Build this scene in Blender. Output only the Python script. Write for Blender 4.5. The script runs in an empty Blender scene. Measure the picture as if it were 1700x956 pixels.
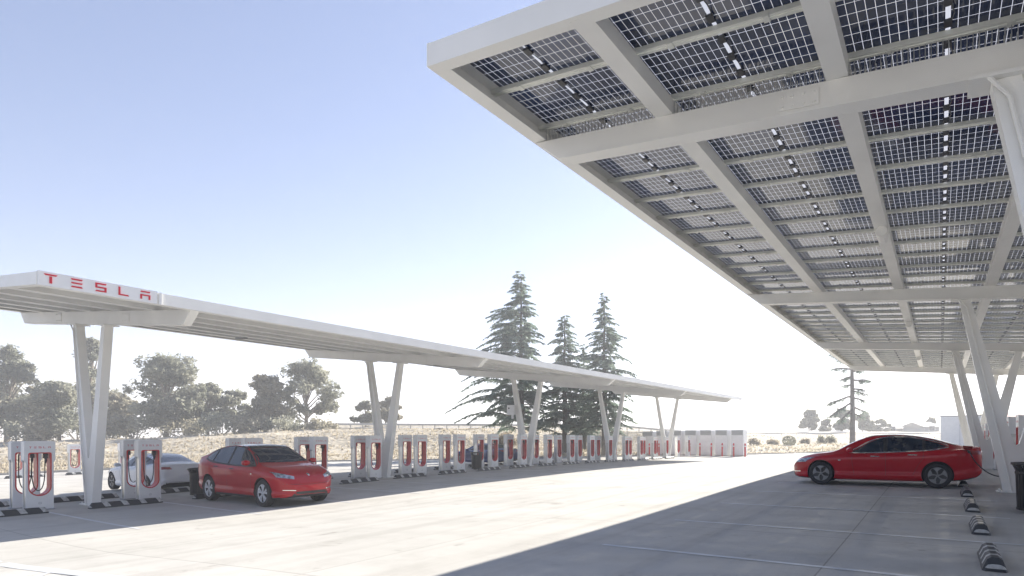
import bpy, bmesh, math, random
from mathutils import Vector, Matrix
from mathutils.bvhtree import BVHTree
from mathutils.geometry import delaunay_2d_cdt
R=math.radians
sc=bpy.context.scene
# ------------------------------------------------------------------ camera, sky, sun, exposure
CZ=1.6                      # eye height; heights below called "rel" are measured from the eye
PSI=R(32.158); S_,C_=math.sin(PSI),math.cos(PSI)
FPX=973.4; X0=949.4; H0=718.5
cam=bpy.data.cameras.new('camera'); co=bpy.data.objects.new('camera',cam); sc.collection.objects.link(co)
cam.sensor_width=36; cam.lens=FPX/1700*36
cam.shift_x=-(X0-850)/1700; cam.shift_y=(H0-478)/1700
cam.clip_end=5000; cam.clip_start=.05
co.location=(0,0,CZ); co.rotation_euler=(R(90),0,PSI)
sc.camera=co
SUN_EL=R(28); SUN_AZ=R(0)      # azimuth measured from +Y towards +X
w=bpy.data.worlds.new('World'); sc.world=w; w.use_nodes=True
nt=w.node_tree; bg=nt.nodes['Background']; sky=nt.nodes.new('ShaderNodeTexSky')
sky.sky_type='NISHITA'; sky.sun_disc=False; sky.sun_elevation=SUN_EL; sky.sun_rotation=SUN_AZ
sky.air_density=1.0; sky.dust_density=.2; sky.ozone_density=1.5; sky.altitude=100
gm=nt.nodes.new('ShaderNodeGamma'); gm.inputs[1].default_value=.74; nt.links.new(sky.outputs[0],gm.inputs[0])
tn_=nt.nodes.new('ShaderNodeMixRGB'); tn_.blend_type='MULTIPLY'; tn_.inputs[0].default_value=1; tn_.inputs[2].default_value=(.96,.945,1.13,1)
nt.links.new(gm.outputs[0],tn_.inputs[1]); nt.links.new(tn_.outputs[0],bg.inputs[0]); bg.inputs[1].default_value=.07
sun=bpy.data.lights.new('sun','SUN'); sun.energy=4.0; sun.angle=R(.6); sun.color=(1,.945,.85)
so=bpy.data.objects.new('sun',sun); sc.collection.objects.link(so)
sd=Vector((math.sin(SUN_AZ)*math.cos(SUN_EL),math.cos(SUN_AZ)*math.cos(SUN_EL),math.sin(SUN_EL)))
so.rotation_euler=sd.to_track_quat('Z','Y').to_euler(); so.location=(0,0,60)
sc.view_settings.view_transform='Standard'; sc.view_settings.look='None'; sc.view_settings.gamma=1
sc.view_settings.exposure=1.74; sc.view_settings.use_curve_mapping=False
sc.render.engine='CYCLES'
sc.cycles.max_bounces=8; sc.cycles.transparent_max_bounces=16; sc.cycles.caustics_reflective=False

# ------------------------------------------------------------------ helpers
def lerp(a,b,t): return a+(b-a)*t
def tab(pts,x):
    if x<=pts[0][0]: return pts[0][1]
    for (a,b),(c,d) in zip(pts,pts[1:]):
        if x<=c: return b+(d-b)*(x-a)/(c-a)
    return pts[-1][1]
def stab(pts,x):            # smooth (catmull-rom / hermite) table
    n=len(pts)
    if x<=pts[0][0]: return pts[0][1]
    if x>=pts[-1][0]: return pts[-1][1]
    for i in range(n-1):
        if x<=pts[i+1][0]:
            x0,y0=pts[i]; x1,y1=pts[i+1]; h=x1-x0; d=(y1-y0)/h
            def sl(j):
                if j<=0 or j>=n-1: return None
                a=(pts[j][1]-pts[j-1][1])/(pts[j][0]-pts[j-1][0]); b=(pts[j+1][1]-pts[j][1])/(pts[j+1][0]-pts[j][0])
                return 0 if a*b<=0 else 2*a*b/(a+b)
            m0=sl(i); m1=sl(i+1)
            if m0 is None: m0=d
            if m1 is None: m1=d
            t=(x-x0)/h
            return (2*t**3-3*t*t+1)*y0+(t**3-2*t*t+t)*h*m0+(-2*t**3+3*t*t)*y1+(t**3-t*t)*h*m1
class MB:
    def __init__(s): s.v=[]; s.f=[]; s.uv=[]; s.mi=[]
    def add(s,vs,fs,mi=0):
        b=len(s.v); s.v+= [tuple(p) for p in vs]; s.f+=[tuple(b+i for i in f) for f in fs]; s.mi+=[mi]*len(fs); return s
    def hexa(s,p,mi=0):      # p: 8 pts, bottom 4 ccw then top 4
        return s.add(p,[(3,2,1,0),(4,5,6,7),(0,1,5,4),(1,2,6,5),(2,3,7,6),(3,0,4,7)],mi)
    def box(s,x0,x1,y0,y1,z0,z1,mi=0):
        return s.hexa([(x0,y0,z0),(x1,y0,z0),(x1,y1,z0),(x0,y1,z0),(x0,y0,z1),(x1,y0,z1),(x1,y1,z1),(x0,y1,z1)],mi)
    def cbox(s,x0,x1,y0,y1,z0,z1,b,mi=0):  # box with chamfered vertical and top edges
        P=[(x0+b,y0),(x1-b,y0),(x1,y0+b),(x1,y1-b),(x1-b,y1),(x0+b,y1),(x0,y1-b),(x0,y0+b)]
        cx,cy=(x0+x1)/2,(y0+y1)/2
        def sh(p,k): return (p[0]+(b*k if p[0]<cx else -b*k),p[1]+(b*k if p[1]<cy else -b*k))
        vs=[(x,y,z0) for x,y in P]+[(x,y,z1-b) for x,y in P]+[(*sh(p,.8),z1) for p in P]
        fs=[tuple(range(7,-1,-1)),tuple(range(16,24))]
        for k in (0,8):
            for i in range(8): j=(i+1)%8; fs.append((k+i,k+j,k+8+j,k+8+i))
        return s.add(vs,fs,mi)
    def prism(s,poly,ax,a,b,mi=0):    # poly of 2d points ; ax = extrusion axis
        def P(p,t):
            return {'x':(t,p[0],p[1]),'y':(p[0],t,p[1]),'z':(p[0],p[1],t)}[ax]
        n=len(poly); vs=[P(p,a) for p in poly]+[P(p,b) for p in poly]
        fs=[tuple(range(n-1,-1,-1)),tuple(range(n,2*n))]+[(i,(i+1)%n,n+(i+1)%n,n+i) for i in range(n)]
        return s.add(vs,fs,mi)
    def tube(s,pts,r,n=6,mi=0,cap=True):
        pts=[Vector(p) for p in pts]; rr=r if isinstance(r,(list,tuple)) else [r]*len(pts)
        b=len(s.v); m=len(pts); up=None
        for i,p in enumerate(pts):
            d=(pts[min(i+1,m-1)]-pts[max(i-1,0)]).normalized()
            if up is None: up=Vector((0,0,1)) if abs(d.z)<.9 else Vector((1,0,0))
            u=d.cross(up)
            if u.length<1e-4: u=d.cross(Vector((0,1,0)))
            u.normalize(); v=d.cross(u).normalized(); up=-v if False else up
            for k in range(n):
                a=2*math.pi*k/n; q=p+(u*math.cos(a)+v*math.sin(a))*rr[i]; s.v.append(tuple(q))
        for i in range(m-1):
            for k in range(n):
                k2=(k+1)%n; s.f.append((b+i*n+k,b+i*n+k2,b+(i+1)*n+k2,b+(i+1)*n+k)); s.mi.append(mi)
        if cap:
            s.f.append(tuple(b+k for k in range(n-1,-1,-1))); s.mi.append(mi)
            s.f.append(tuple(b+(m-1)*n+k for k in range(n))); s.mi.append(mi)
        return s
    def lathe(s,prof,n=24,ax='z',c=(0,0,0),mi=0,closed=False):   # prof: (r,h)
        b=len(s.v); m=len(prof)
        for r,h in prof:
            for k in range(n):
                a=2*math.pi*k/n; x,y=r*math.cos(a),r*math.sin(a)
                q={'z':(x,y,h),'y':(x,h,y),'x':(h,x,y)}[ax]; s.v.append((q[0]+c[0],q[1]+c[1],q[2]+c[2]))
        rng=m if closed else m-1
        for i in range(rng):
            i2=(i+1)%m
            for k in range(n):
                k2=(k+1)%n; s.f.append((b+i*n+k,b+i*n+k2,b+i2*n+k2,b+i2*n+k)); s.mi.append(mi)
        return s
    def mesh(s,name,mats,off=(0,0,0),smooth=False,fixn=True):
        me=bpy.data.meshes.new(name); me.from_pydata([(a-off[0],b-off[1],c-off[2]) for a,b,c in s.v],[],s.f)
        if not isinstance(mats,(list,tuple)): mats=[mats]
        for m in mats: me.materials.append(m)
        if any(s.mi): me.polygons.foreach_set('material_index',s.mi)
        if fixn:
            bm=bmesh.new(); bm.from_mesh(me); bmesh.ops.recalc_face_normals(bm,faces=bm.faces); bm.to_mesh(me); bm.free()
        if smooth:
            me.polygons.foreach_set('use_smooth',[True]*len(me.polygons))
            try: me.set_sharp_from_angle(angle=R(38))
            except Exception: pass
        me.update(); return me
def link(name,data,parent=None,loc=(0,0,0)):
    o=bpy.data.objects.new(name,data); sc.collection.objects.link(o); o.location=loc
    if parent: o.parent=parent
    return o
def part(name,mb,mat,parent,off=(0,0,0),smooth=False,label=None,fixn=True):
    o=link(name,mb.mesh(name,mat,off,smooth,fixn),parent)
    if label: o['label']=label
    return o
def tag(o,label=None,cat=None,group=None,kind=None):
    if label: o['label']=label
    if cat: o['category']=cat
    if group: o['group']=group
    if kind: o['kind']=kind
    return o
def thing(name,label,cat,loc=(0,0,0),rz=0,group=None):
    o=link(name,None,None,loc); o.rotation_euler=(0,0,rz); o.empty_display_size=.2
    return tag(o,label,cat,group)
def single(name,mb,mat,label,cat,loc=(0,0,0),group=None,smooth=False,kind=None):
    o=link(name,mb.mesh(name,mat,(0,0,0),smooth),None,loc); return tag(o,label,cat,group,kind)
def dup(root,loc,rz,label=None,group=None):
    r=root.copy(); sc.collection.objects.link(r); r.location=loc; r.rotation_euler=(0,0,rz)
    if label: r['label']=label
    if group: r['group']=group
    def rec(a,b):
        for ch in list(a.children):
            c=ch.copy(); sc.collection.objects.link(c); c.parent=b; rec(ch,c)
    rec(root,r); return r

# ------------------------------------------------------------------ materials
def mat(name,col,rough=.6,metal=0,coat=0,spec=.5,noise=None,bump=None,dirt=None):
    m=bpy.data.materials.new(name); m.use_nodes=True; n=m.node_tree.nodes; l=m.node_tree.links
    b=n['Principled BSDF']; b.inputs['Roughness'].default_value=rough; b.inputs['Metallic'].default_value=metal
    b.inputs['Coat Weight'].default_value=coat; b.inputs['Coat Roughness'].default_value=.04
    b.inputs['Specular IOR Level'].default_value=spec; b.inputs['Base Color'].default_value=(*col,1)
    tc=n.new('ShaderNodeTexCoord')
    if noise:     # (scale, second colour, detail)
        t=n.new('ShaderNodeTexNoise'); t.inputs['Scale'].default_value=noise[0]; t.inputs['Detail'].default_value=noise[2] if len(noise)>2 else 5
        l.new(tc.outputs['Object'],t.inputs['Vector'])
        r=n.new('ShaderNodeValToRGB'); r.color_ramp.elements[0].position=.35; r.color_ramp.elements[1].position=.65
        r.color_ramp.elements[0].color=(*col,1); r.color_ramp.elements[1].color=(*noise[1],1)
        l.new(t.outputs[0],r.inputs[0]); l.new(r.outputs[0],b.inputs['Base Color'])
    if bump:
        t=n.new('ShaderNodeTexNoise'); t.inputs['Scale'].default_value=bump[0]; t.inputs['Detail'].default_value=6
        l.new(tc.outputs['Object'],t.inputs['Vector'])
        bp=n.new('ShaderNodeBump'); bp.inputs['Strength'].default_value=bump[1]; bp.inputs['Distance'].default_value=bump[2] if len(bump)>2 else .02
        l.new(t.outputs[0],bp.inputs['Height']); l.new(bp.outputs[0],b.inputs['Normal'])
    return m
M={}
M['white']=mat('white_painted_steel',(.86,.85,.81),.42,noise=(1.3,(.80,.79,.75),6),bump=(9,.06,.01))
M['white_clean']=mat('white_powder_coat',(.80,.80,.79),.3,noise=(3,(.75,.75,.74),4))
M['silver']=mat('brushed_aluminium',(.62,.62,.60),.32,metal=.85,noise=(5,(.52,.52,.5)))
M['rail']=mat('galvanised_rail',(.80,.80,.73),.5,metal=0,noise=(4,(.68,.68,.62)))
M['rail_pale']=mat('weathered_rail',(.55,.54,.51),.6,noise=(2,(.45,.44,.41)))
M['red']=mat('red_plastic',(.62,.02,.025),.28,noise=(5,(.52,.015,.02)))
M['sign_red']=mat('red_lettering',(.60,.012,.03),.4,noise=(20,(.55,.012,.03)))
M['black']=mat('black_rubber',(.018,.018,.02),.5,noise=(20,(.03,.03,.032)))
M['dark']=mat('dark_plastic',(.03,.03,.033),.35,noise=(15,(.04,.04,.045)))
M['tyre']=mat('tyre_rubber',(.016,.016,.018),.7,noise=(30,(.03,.03,.03)),bump=(60,.2,.004))
M['bin']=mat('black_painted_steel',(.012,.012,.013),.35,noise=(8,(.02,.02,.022)))
M['grey']=mat('grey_metal',(.33,.34,.35),.45,noise=(6,(.28,.29,.3)))
M['vent']=mat('grey_vent',(.52,.53,.53),.5,noise=(25,(.44,.45,.45)))
M['kerb']=mat('kerb_concrete',(.42,.40,.37),.8,noise=(2,(.34,.33,.3)),bump=(20,.2))
M['paint']=mat('line_paint',(.62,.63,.63),.6,noise=(1.7,(.50,.51,.52),9))
M['glass']=mat('dark_car_glass',(.008,.014,.026),.03,spec=.6,coat=.2,noise=(2,(.018,.03,.05)))
M['roof_glass']=mat('black_roof_glass',(.008,.008,.01),.12,spec=.3,coat=.15,noise=(2,(.016,.015,.02)))
M['chrome']=mat('bright_trim',(.78,.78,.78),.12,metal=1,noise=(9,(.7,.7,.7)))
M['lamp']=mat('headlamp_lens',(.5,.53,.57),.08,metal=.5,coat=1,noise=(18,(.15,.17,.2)))
M['tail']=mat('tail_lamp',(.30,.008,.01),.1,coat=1,noise=(12,(.2,.005,.01)))
M['rim_grey']=mat('grey_wheel_cover',(.20,.205,.215),.35,metal=.5,noise=(9,(.17,.175,.18)))
M['rim_silver']=mat('silver_alloy',(.66,.67,.69),.3,metal=.25,noise=(9,(.6,.61,.63)))
M['building']=mat('pale_stucco',(.55,.52,.47),.9,noise=(.6,(.48,.46,.42)))
M['roof_red']=mat('red_tile_roof',(.35,.09,.07),.8,noise=(1,(.28,.08,.06)))
M['roof_pale']=mat('pale_shingle',(.36,.34,.31),.8,noise=(1,(.3,.29,.27)))
M['bark']=mat('grey_bark',(.17,.145,.12),.9,noise=(2.5,(.10,.085,.07)),bump=(8,.5,.05))
M['bark_dead']=mat('bleached_bark',(.21,.19,.17),.9,noise=(2.5,(.14,.125,.11)),bump=(8,.5,.05))
M['euc_bark']=mat('pale_bark',(.30,.26,.21),.9,noise=(2.0,(.18,.15,.12)),bump=(8,.3,.05))
def paint(name,c1,flake):
    m=mat(name,c1,.4,metal=0,coat=.6,spec=.15,noise=(.8,flake)); return m
M['car_red']=paint('red_car_paint',(.40,.001,.010),(.37,.001,.010))
M['car_red2']=paint('bright_red_car_paint',(.40,.001,.010),(.37,.001,.009))
M['car_white']=paint('white_car_paint',(.72,.73,.75),(.70,.71,.73)); M['car_white'].node_tree.nodes['Principled BSDF'].inputs['Metallic'].default_value=0
M['car_blue']=paint('navy_car_paint',(.012,.03,.13),(.01,.027,.12))
def leafmat(name,c1,c2,sc_=.7):
    m=bpy.data.materials.new(name); m.use_nodes=True; n=m.node_tree.nodes; l=m.node_tree.links
    b=n['Principled BSDF']; b.inputs['Roughness'].default_value=.55
    tc=n.new('ShaderNodeTexCoord'); t=n.new('ShaderNodeTexNoise'); t.inputs['Scale'].default_value=sc_; t.inputs['Detail'].default_value=4
    l.new(tc.outputs['Object'],t.inputs['Vector'])
    r=n.new('ShaderNodeValToRGB'); r.color_ramp.elements[0].position=.38; r.color_ramp.elements[1].position=.62
    r.color_ramp.elements[0].color=(*c1,1); r.color_ramp.elements[1].color=(*c2,1); l.new(t.outputs[0],r.inputs[0])
    l.new(r.outputs[0],b.inputs['Base Color'])
    tr=n.new('ShaderNodeBsdfTranslucent'); l.new(r.outputs[0],tr.inputs[0])
    mx=n.new('ShaderNodeMixShader'); mx.inputs[0].default_value=.6
    l.new(b.outputs[0],mx.inputs[1]); l.new(tr.outputs[0],mx.inputs[2]); l.new(mx.outputs[0],n['Material Output'].inputs[0])
    return m
M['euc']=leafmat('eucalyptus_leaves',(.23,.24,.185),(.42,.415,.33),.35)
M['euc2']=leafmat('olive_leaves',(.26,.24,.175),(.44,.41,.32),.35)
M['cedar']=leafmat('cedar_needles',(.17,.225,.185),(.30,.365,.29))
M['bush']=leafmat('bush_leaves',(.18,.18,.125),(.30,.29,.20))
M['scrub']=leafmat('dry_scrub',(.22,.18,.12),(.34,.29,.20),1.2)
M['drygrass']=leafmat('dry_grass',(.44,.385,.29),(.56,.50,.39),.5)

# panel glass: dark cells, clear grid between them
def panelmat():
    m=bpy.data.materials.new('bifacial_solar_glass'); m.use_nodes=True; n=m.node_tree.nodes; l=m.node_tree.links
    uv=n.new('ShaderNodeUVMap'); sep=n.new('ShaderNodeSeparateXYZ'); l.new(uv.outputs[0],sep.inputs[0])
    def mth(op,a,b=None,c=None):
        q=n.new('ShaderNodeMath'); q.operation=op
        for i,x in enumerate((a,b,c)):
            if x is None: continue
            if isinstance(x,(int,float)): q.inputs[i].default_value=x
            else: l.new(x,q.inputs[i])
        return q.outputs[0]
    def line(src,num,wid):   # 1 on a line
        f=mth('FRACT',mth('MULTIPLY',src,num)); d=mth('ABSOLUTE',mth('SUBTRACT',f,.5))
        return mth('GREATER_THAN',d,.5-wid/2)
    u,v=sep.outputs[0],sep.outputs[1]
    g=mth('MAXIMUM',line(u,24,.066),line(v,6,.04))
    ctr=mth('LESS_THAN',mth('ABSOLUTE',mth('SUBTRACT',u,.5)),.011)
    g=mth('MAXIMUM',g,ctr)
    tn=n.new('ShaderNodeTexNoise'); tn.inputs['Scale'].default_value=.6; tc=n.new('ShaderNodeTexCoord'); geo=n.new('ShaderNodeNewGeometry'); l.new(geo.outputs['Position'],tn.inputs['Vector'])
    cr=n.new('ShaderNodeValToRGB'); cr.color_ramp.elements[0].color=(.016,.028,.070,1); cr.color_ramp.elements[1].color=(.030,.046,.105,1)
    cr.color_ramp.elements[0].position=.4; cr.color_ramp.elements[1].position=.6
    l.new(tn.outputs[0],cr.inputs[0])
    cell=n.new('ShaderNodeBsdfPrincipled'); cell.inputs['Roughness'].default_value=.07; cell.inputs['Specular IOR Level'].default_value=.75
    l.new(cr.outputs[0],cell.inputs['Base Color'])
    tl=n.new('ShaderNodeBsdfTranslucent'); tl.inputs[0].default_value=(.55,.56,.58,1)
    tp=n.new('ShaderNodeBsdfTransparent'); df=n.new('ShaderNodeBsdfDiffuse'); df.inputs[0].default_value=(.8,.81,.82,1)
    m1=n.new('ShaderNodeMixShader'); m1.inputs[0].default_value=.6; l.new(tl.outputs[0],m1.inputs[1]); l.new(df.outputs[0],m1.inputs[2])
    m2=n.new('ShaderNodeMixShader'); m2.inputs[0].default_value=.2; l.new(m1.outputs[0],m2.inputs[1]); l.new(tp.outputs[0],m2.inputs[2])
    mx=n.new('ShaderNodeMixShader'); l.new(g,mx.inputs[0]); l.new(cell.outputs[0],mx.inputs[1]); l.new(m2.outputs[0],mx.inputs[2])
    l.new(mx.outputs[0],n['Material Output'].inputs[0]); return m
M['panel']=panelmat()

def concretemat():
    m=bpy.data.materials.new('lot_concrete'); m.use_nodes=True; n=m.node_tree.nodes; l=m.node_tree.links
    b=n['Principled BSDF']; b.inputs['Roughness'].default_value=.92; b.inputs['Specular IOR Level'].default_value=.12
    tc=n.new('ShaderNodeTexCoord')
    mp=n.new('ShaderNodeMapping'); mp.inputs['Scale'].default_value=(.10,.32,1); mp.inputs['Rotation'].default_value=(0,0,.35); l.new(tc.outputs['Object'],mp.inputs[0])
    t1=n.new('ShaderNodeTexNoise'); t1.inputs['Scale'].default_value=2.2; t1.inputs['Detail'].default_value=8; t1.inputs['Roughness'].default_value=.6; l.new(mp.outputs[0],t1.inputs['Vector'])
    r1=n.new('ShaderNodeValToRGB'); e=r1.color_ramp.elements; e[0].position=.3; e[0].color=(.46,.445,.41,1); e[1].position=.62; e[1].color=(.53,.512,.475,1)
    l.new(t1.outputs[0],r1.inputs[0])
    t2=n.new('ShaderNodeTexNoise'); t2.inputs['Scale'].default_value=1.1; t2.inputs['Detail'].default_value=10; t2.inputs['Roughness'].default_value=.7; l.new(tc.outputs['Object'],t2.inputs['Vector'])
    r2=n.new('ShaderNodeValToRGB'); e=r2.color_ramp.elements; e[0].position=.28; e[0].color=(.88,.875,.87,1); e[1].position=.52; e[1].color=(1,1,1,1)
    l.new(t2.outputs[0],r2.inputs[0])
    mu=n.new('ShaderNodeMixRGB'); mu.blend_type='MULTIPLY'; mu.inputs[0].default_value=1; l.new(r1.outputs[0],mu.inputs[1]); l.new(r2.outputs[0],mu.inputs[2])
    br=n.new('ShaderNodeTexBrick'); br.offset=0; br.inputs['Scale'].default_value=1; br.inputs['Brick Width'].default_value=5.4; br.inputs['Row Height'].default_value=5.4
    br.inputs['Mortar Size'].default_value=.011; br.inputs['Mortar Smooth'].default_value=.2
    br.inputs['Color1'].default_value=(1,1,1,1); br.inputs['Color2'].default_value=(.955,.955,.95,1); br.inputs['Mortar'].default_value=(.58,.57,.56,1)
    mp2=n.new('ShaderNodeMapping'); mp2.inputs['Location'].default_value=(1.2,1.1,0); l.new(tc.outputs['Object'],mp2.inputs[0]); l.new(mp2.outputs[0],br.inputs['Vector'])
    mu2=n.new('ShaderNodeMixRGB'); mu2.blend_type='MULTIPLY'; mu2.inputs[0].default_value=.85; l.new(mu.outputs[0],mu2.inputs[1]); l.new(br.outputs[0],mu2.inputs[2])
    # oil drips and scuffs
    vo=n.new('ShaderNodeTexNoise'); vo.inputs['Scale'].default_value=.45; vo.inputs['Detail'].default_value=12; vo.inputs['Roughness'].default_value=.75; l.new(tc.outputs['Object'],vo.inputs['Vector'])
    r3=n.new('ShaderNodeValToRGB'); e=r3.color_ramp.elements; e[0].position=.30; e[0].color=(.70,.68,.65,1); e[1].position=.42; e[1].color=(1,1,1,1); l.new(vo.outputs[0],r3.inputs[0])
    mu3=n.new('ShaderNodeMixRGB'); mu3.blend_type='MULTIPLY'; mu3.inputs[0].default_value=1; l.new(mu2.outputs[0],mu3.inputs[1]); l.new(r3.outputs[0],mu3.inputs[2])
    t5=n.new('ShaderNodeTexNoise'); t5.inputs['Scale'].default_value=1.7; t5.inputs['Detail'].default_value=5; t5.inputs['Roughness'].default_value=.55; l.new(tc.outputs['Object'],t5.inputs['Vector'])
    r5=n.new('ShaderNodeValToRGB'); e=r5.color_ramp.elements; e[0].position=.66; e[0].color=(1,1,1,1); e[1].position=.78; e[1].color=(.55,.53,.51,1); l.new(t5.outputs[0],r5.inputs[0])
    mp6=n.new('ShaderNodeMapping'); mp6.inputs['Scale'].default_value=(2.2,.07,1); l.new(tc.outputs['Object'],mp6.inputs[0])
    t6=n.new('ShaderNodeTexNoise'); t6.inputs['Scale'].default_value=1.0; t6.inputs['Detail'].default_value=6; l.new(mp6.outputs[0],t6.inputs['Vector'])
    r6=n.new('ShaderNodeValToRGB'); e=r6.color_ramp.elements; e[0].position=.33; e[0].color=(.86,.85,.84,1); e[1].position=.5; e[1].color=(1,1,1,1); l.new(t6.outputs[0],r6.inputs[0])
    mu5=n.new('ShaderNodeMixRGB'); mu5.blend_type='MULTIPLY'; mu5.inputs[0].default_value=1; l.new(mu3.outputs[0],mu5.inputs[1]); l.new(r5.outputs[0],mu5.inputs[2])
    mu6=n.new('ShaderNodeMixRGB'); mu6.blend_type='MULTIPLY'; mu6.inputs[0].default_value=.8; l.new(mu5.outputs[0],mu6.inputs[1]); l.new(r6.outputs[0],mu6.inputs[2])
    l.new(mu6.outputs[0],b.inputs['Base Color'])
    t4=n.new('ShaderNodeTexNoise'); t4.inputs['Scale'].default_value=45; t4.inputs['Detail'].default_value=4; l.new(tc.outputs['Object'],t4.inputs['Vector'])
    bp=n.new('ShaderNodeBump'); bp.inputs['Strength'].default_value=.12; bp.inputs['Distance'].default_value=.01; l.new(t4.outputs[0],bp.inputs['Height']); l.new(bp.outputs[0],b.inputs['Normal'])
    return m
M['lot']=concretemat()
def groundmat():
    m=bpy.data.materials.new('dry_field_soil'); m.use_nodes=True; n=m.node_tree.nodes; l=m.node_tree.links
    b=n['Principled BSDF']; b.inputs['Roughness'].default_value=.95
    tc=n.new('ShaderNodeTexCoord')
    t1=n.new('ShaderNodeTexNoise'); t1.inputs['Scale'].default_value=.16; t1.inputs['Detail'].default_value=12; t1.inputs['Roughness'].default_value=.68; l.new(tc.outputs['Object'],t1.inputs['Vector'])
    r=n.new('ShaderNodeValToRGB'); e=r.color_ramp.elements; e[0].position=.34; e[0].color=(.26,.23,.18,1); e[1].position=.60; e[1].color=(.50,.44,.34,1)
    q=e.new(.47); q.color=(.42,.365,.275,1)
    l.new(t1.outputs[0],r.inputs[0]); l.new(r.outputs[0],b.inputs['Base Color'])
    t2=n.new('ShaderNodeTexNoise'); t2.inputs['Scale'].default_value=1.5; t2.inputs['Detail'].default_value=8; l.new(tc.outputs['Object'],t2.inputs['Vector'])
    bp=n.new('ShaderNodeBump'); bp.inputs['Strength'].default_value=.9; bp.inputs['Distance'].default_value=.35; l.new(t2.outputs[0],bp.inputs['Height']); l.new(bp.outputs[0],b.inputs['Normal'])
    return m
M['ground']=groundmat()
def stopmat():
    m=bpy.data.materials.new('striped_rubber_stop'); m.use_nodes=True; n=m.node_tree.nodes; l=m.node_tree.links
    b=n['Principled BSDF']; b.inputs['Roughness'].default_value=.55
    tc=n.new('ShaderNodeTexCoord'); sep=n.new('ShaderNodeSeparateXYZ'); l.new(tc.outputs['Object'],sep.inputs[0])
    def mth(op,a,b_):
        q=n.new('ShaderNodeMath'); q.operation=op
        for i,x in enumerate((a,b_)):
            if isinstance(x,(int,float)): q.inputs[i].default_value=x
            else: l.new(x,q.inputs[i])
        return q.outputs[0]
    k=mth('ADD',sep.outputs[1],mth('MULTIPLY',sep.outputs[2],.55))
    f=mth('FRACT',mth('ADD',mth('MULTIPLY',k,2.2),.5),0) if False else mth('FRACT',mth('ADD',mth('MULTIPLY',k,2.2),20.2),0)
    g=mth('MULTIPLY',mth('LESS_THAN',f,.32),mth('GREATER_THAN',sep.outputs[2],.035))
    t=n.new('ShaderNodeTexNoise'); t.inputs['Scale'].default_value=9; t.inputs['Detail'].default_value=6; l.new(tc.outputs['Object'],t.inputs['Vector'])
    r=n.new('ShaderNodeValToRGB'); e=r.color_ramp.elements; e[0].position=.35; e[0].color=(.28,.28,.27,1); e[1].position=.6; e[1].color=(.52,.52,.50,1); l.new(t.outputs[0],r.inputs[0])
    mx=n.new('ShaderNodeMixRGB'); mx.inputs[1].default_value=(.028,.03,.033,1); l.new(g,mx.inputs[0]); l.new(r.outputs[0],mx.inputs[2]); l.new(mx.outputs[0],b.inputs['Base Color'])
    return m
M['stop']=stopmat()

# ------------------------------------------------------------------ ground shape
PX=[(-60,-2.95),(-50,-2.75),(-30,-2.3),(-21.5,-2.10),(-16,-2.08),(-13,-2.03),(-9,-1.80),(-5,-1.60),(2,-1.52),(10,-1.45),(60,-1.2)]
PY=[(-10,-.06),(7,-.06),(19,.07),(26,.10),(33,.04),(50,-.20),(80,-.30)]
def lot_z(X,Y): return CZ+stab(PX,X)+stab(PY,Y)
def camxy(X,Y):
    z=-X*S_+Y*C_; l=X*C_+Y*S_; return z,l
def world(col,z):
    l=(col-X0)/FPX*z; return (-z*S_+l*C_, z*C_+l*S_)
EDGE=[(0,39),(300,47),(560,55),(800,58),(1040,61),(1240,63),(1560,70),(1900,76)]
PROF=[ # column, [(depth, rel height)...]
 (-600,[(45,-2.7),(75,-1.9),(110,-1.9),(300,-3)]),
 (0,[(39,-2.85),(50,-2.8),(75,-1.50),(110,-1.9),(300,-3)]),
 (300,[(47,-2.75),(55,-2.6),(75,-.62),(110,-1.2),(300,-3)]),
 (480,[(53,-2.6),(60,-2.3),(78,.15),(86,.1),(104,1.2),(120,1.0),(300,-3)]),
 (560,[(55,-2.6),(62,-2.2),(80,.45),(90,.4),(108,1.5),(120,1.3),(300,-3)]),
 (800,[(58,-2.5),(64,-2.1),(80,.36),(90,.3),(108,1.38),(120,1.2),(300,-3)]),
 (1040,[(61,-2.35),(68,-2.0),(84,.10),(95,.05),(112,.95),(124,.8),(300,-3)]),
 (1240,[(63,-2.3),(68,-2.28),(69.5,-1.9),(80,-1.75),(100,-.30),(118,-.25),(130,.12),(300,-3)]),
 (1560,[(70,-2.0),(76,-2.0),(78,-1.7),(90,-1.6),(102,-.30),(120,-.25),(132,.12),(300,-3)]),
 (1900,[(76,-1.9),(90,-1.6),(105,-.3),(120,-.25),(135,.1),(300,-3)]),
 (2600,[(76,-1.9),(105,-.6),(135,-.2),(300,-3)])]
EDGEW=[world(c,z) for c,z in EDGE]
LOT=[(-62,-40)]+[(-62,6)]+EDGEW+[(62,95),(62,-40)]
def inside(p,poly):
    x,y=p; c=False; n=len(poly)
    for i in range(n):
        x1,y1=poly[i]; x2,y2=poly[(i+1)%n]
        if (y1>y)!=(y2>y) and x<(x2-x1)*(y-y1)/(y2-y1)+x1: c=not c
    return c
def segd(p,a,b):
    ax,ay=a; bx,by=b; px,py=p; dx,dy=bx-ax,by-ay; t=max(0,min(1,((px-ax)*dx+(py-ay)*dy)/(dx*dx+dy*dy)))
    return math.hypot(px-ax-t*dx,py-ay-t*dy)
def lotdist(p): return min(segd(p,LOT[i],LOT[(i+1)%len(LOT)]) for i in range(len(LOT)))
def terr(X,Y):
    z,l=camxy(X,Y)
    if z<6: return CZ-2.2-.004*abs(X)
    col=X0+FPX*l/z
    col=max(-600,min(2600,col))
    for (c0,p0),(c1,p1) in zip(PROF,PROF[1:]):
        if col<=c1:
            t=(col-c0)/(c1-c0); return CZ+lerp(stab(p0,z),stab(p1,z),t)
    return CZ+stab(PROF[-1][1],z)
rnd=random.Random(4)
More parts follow.
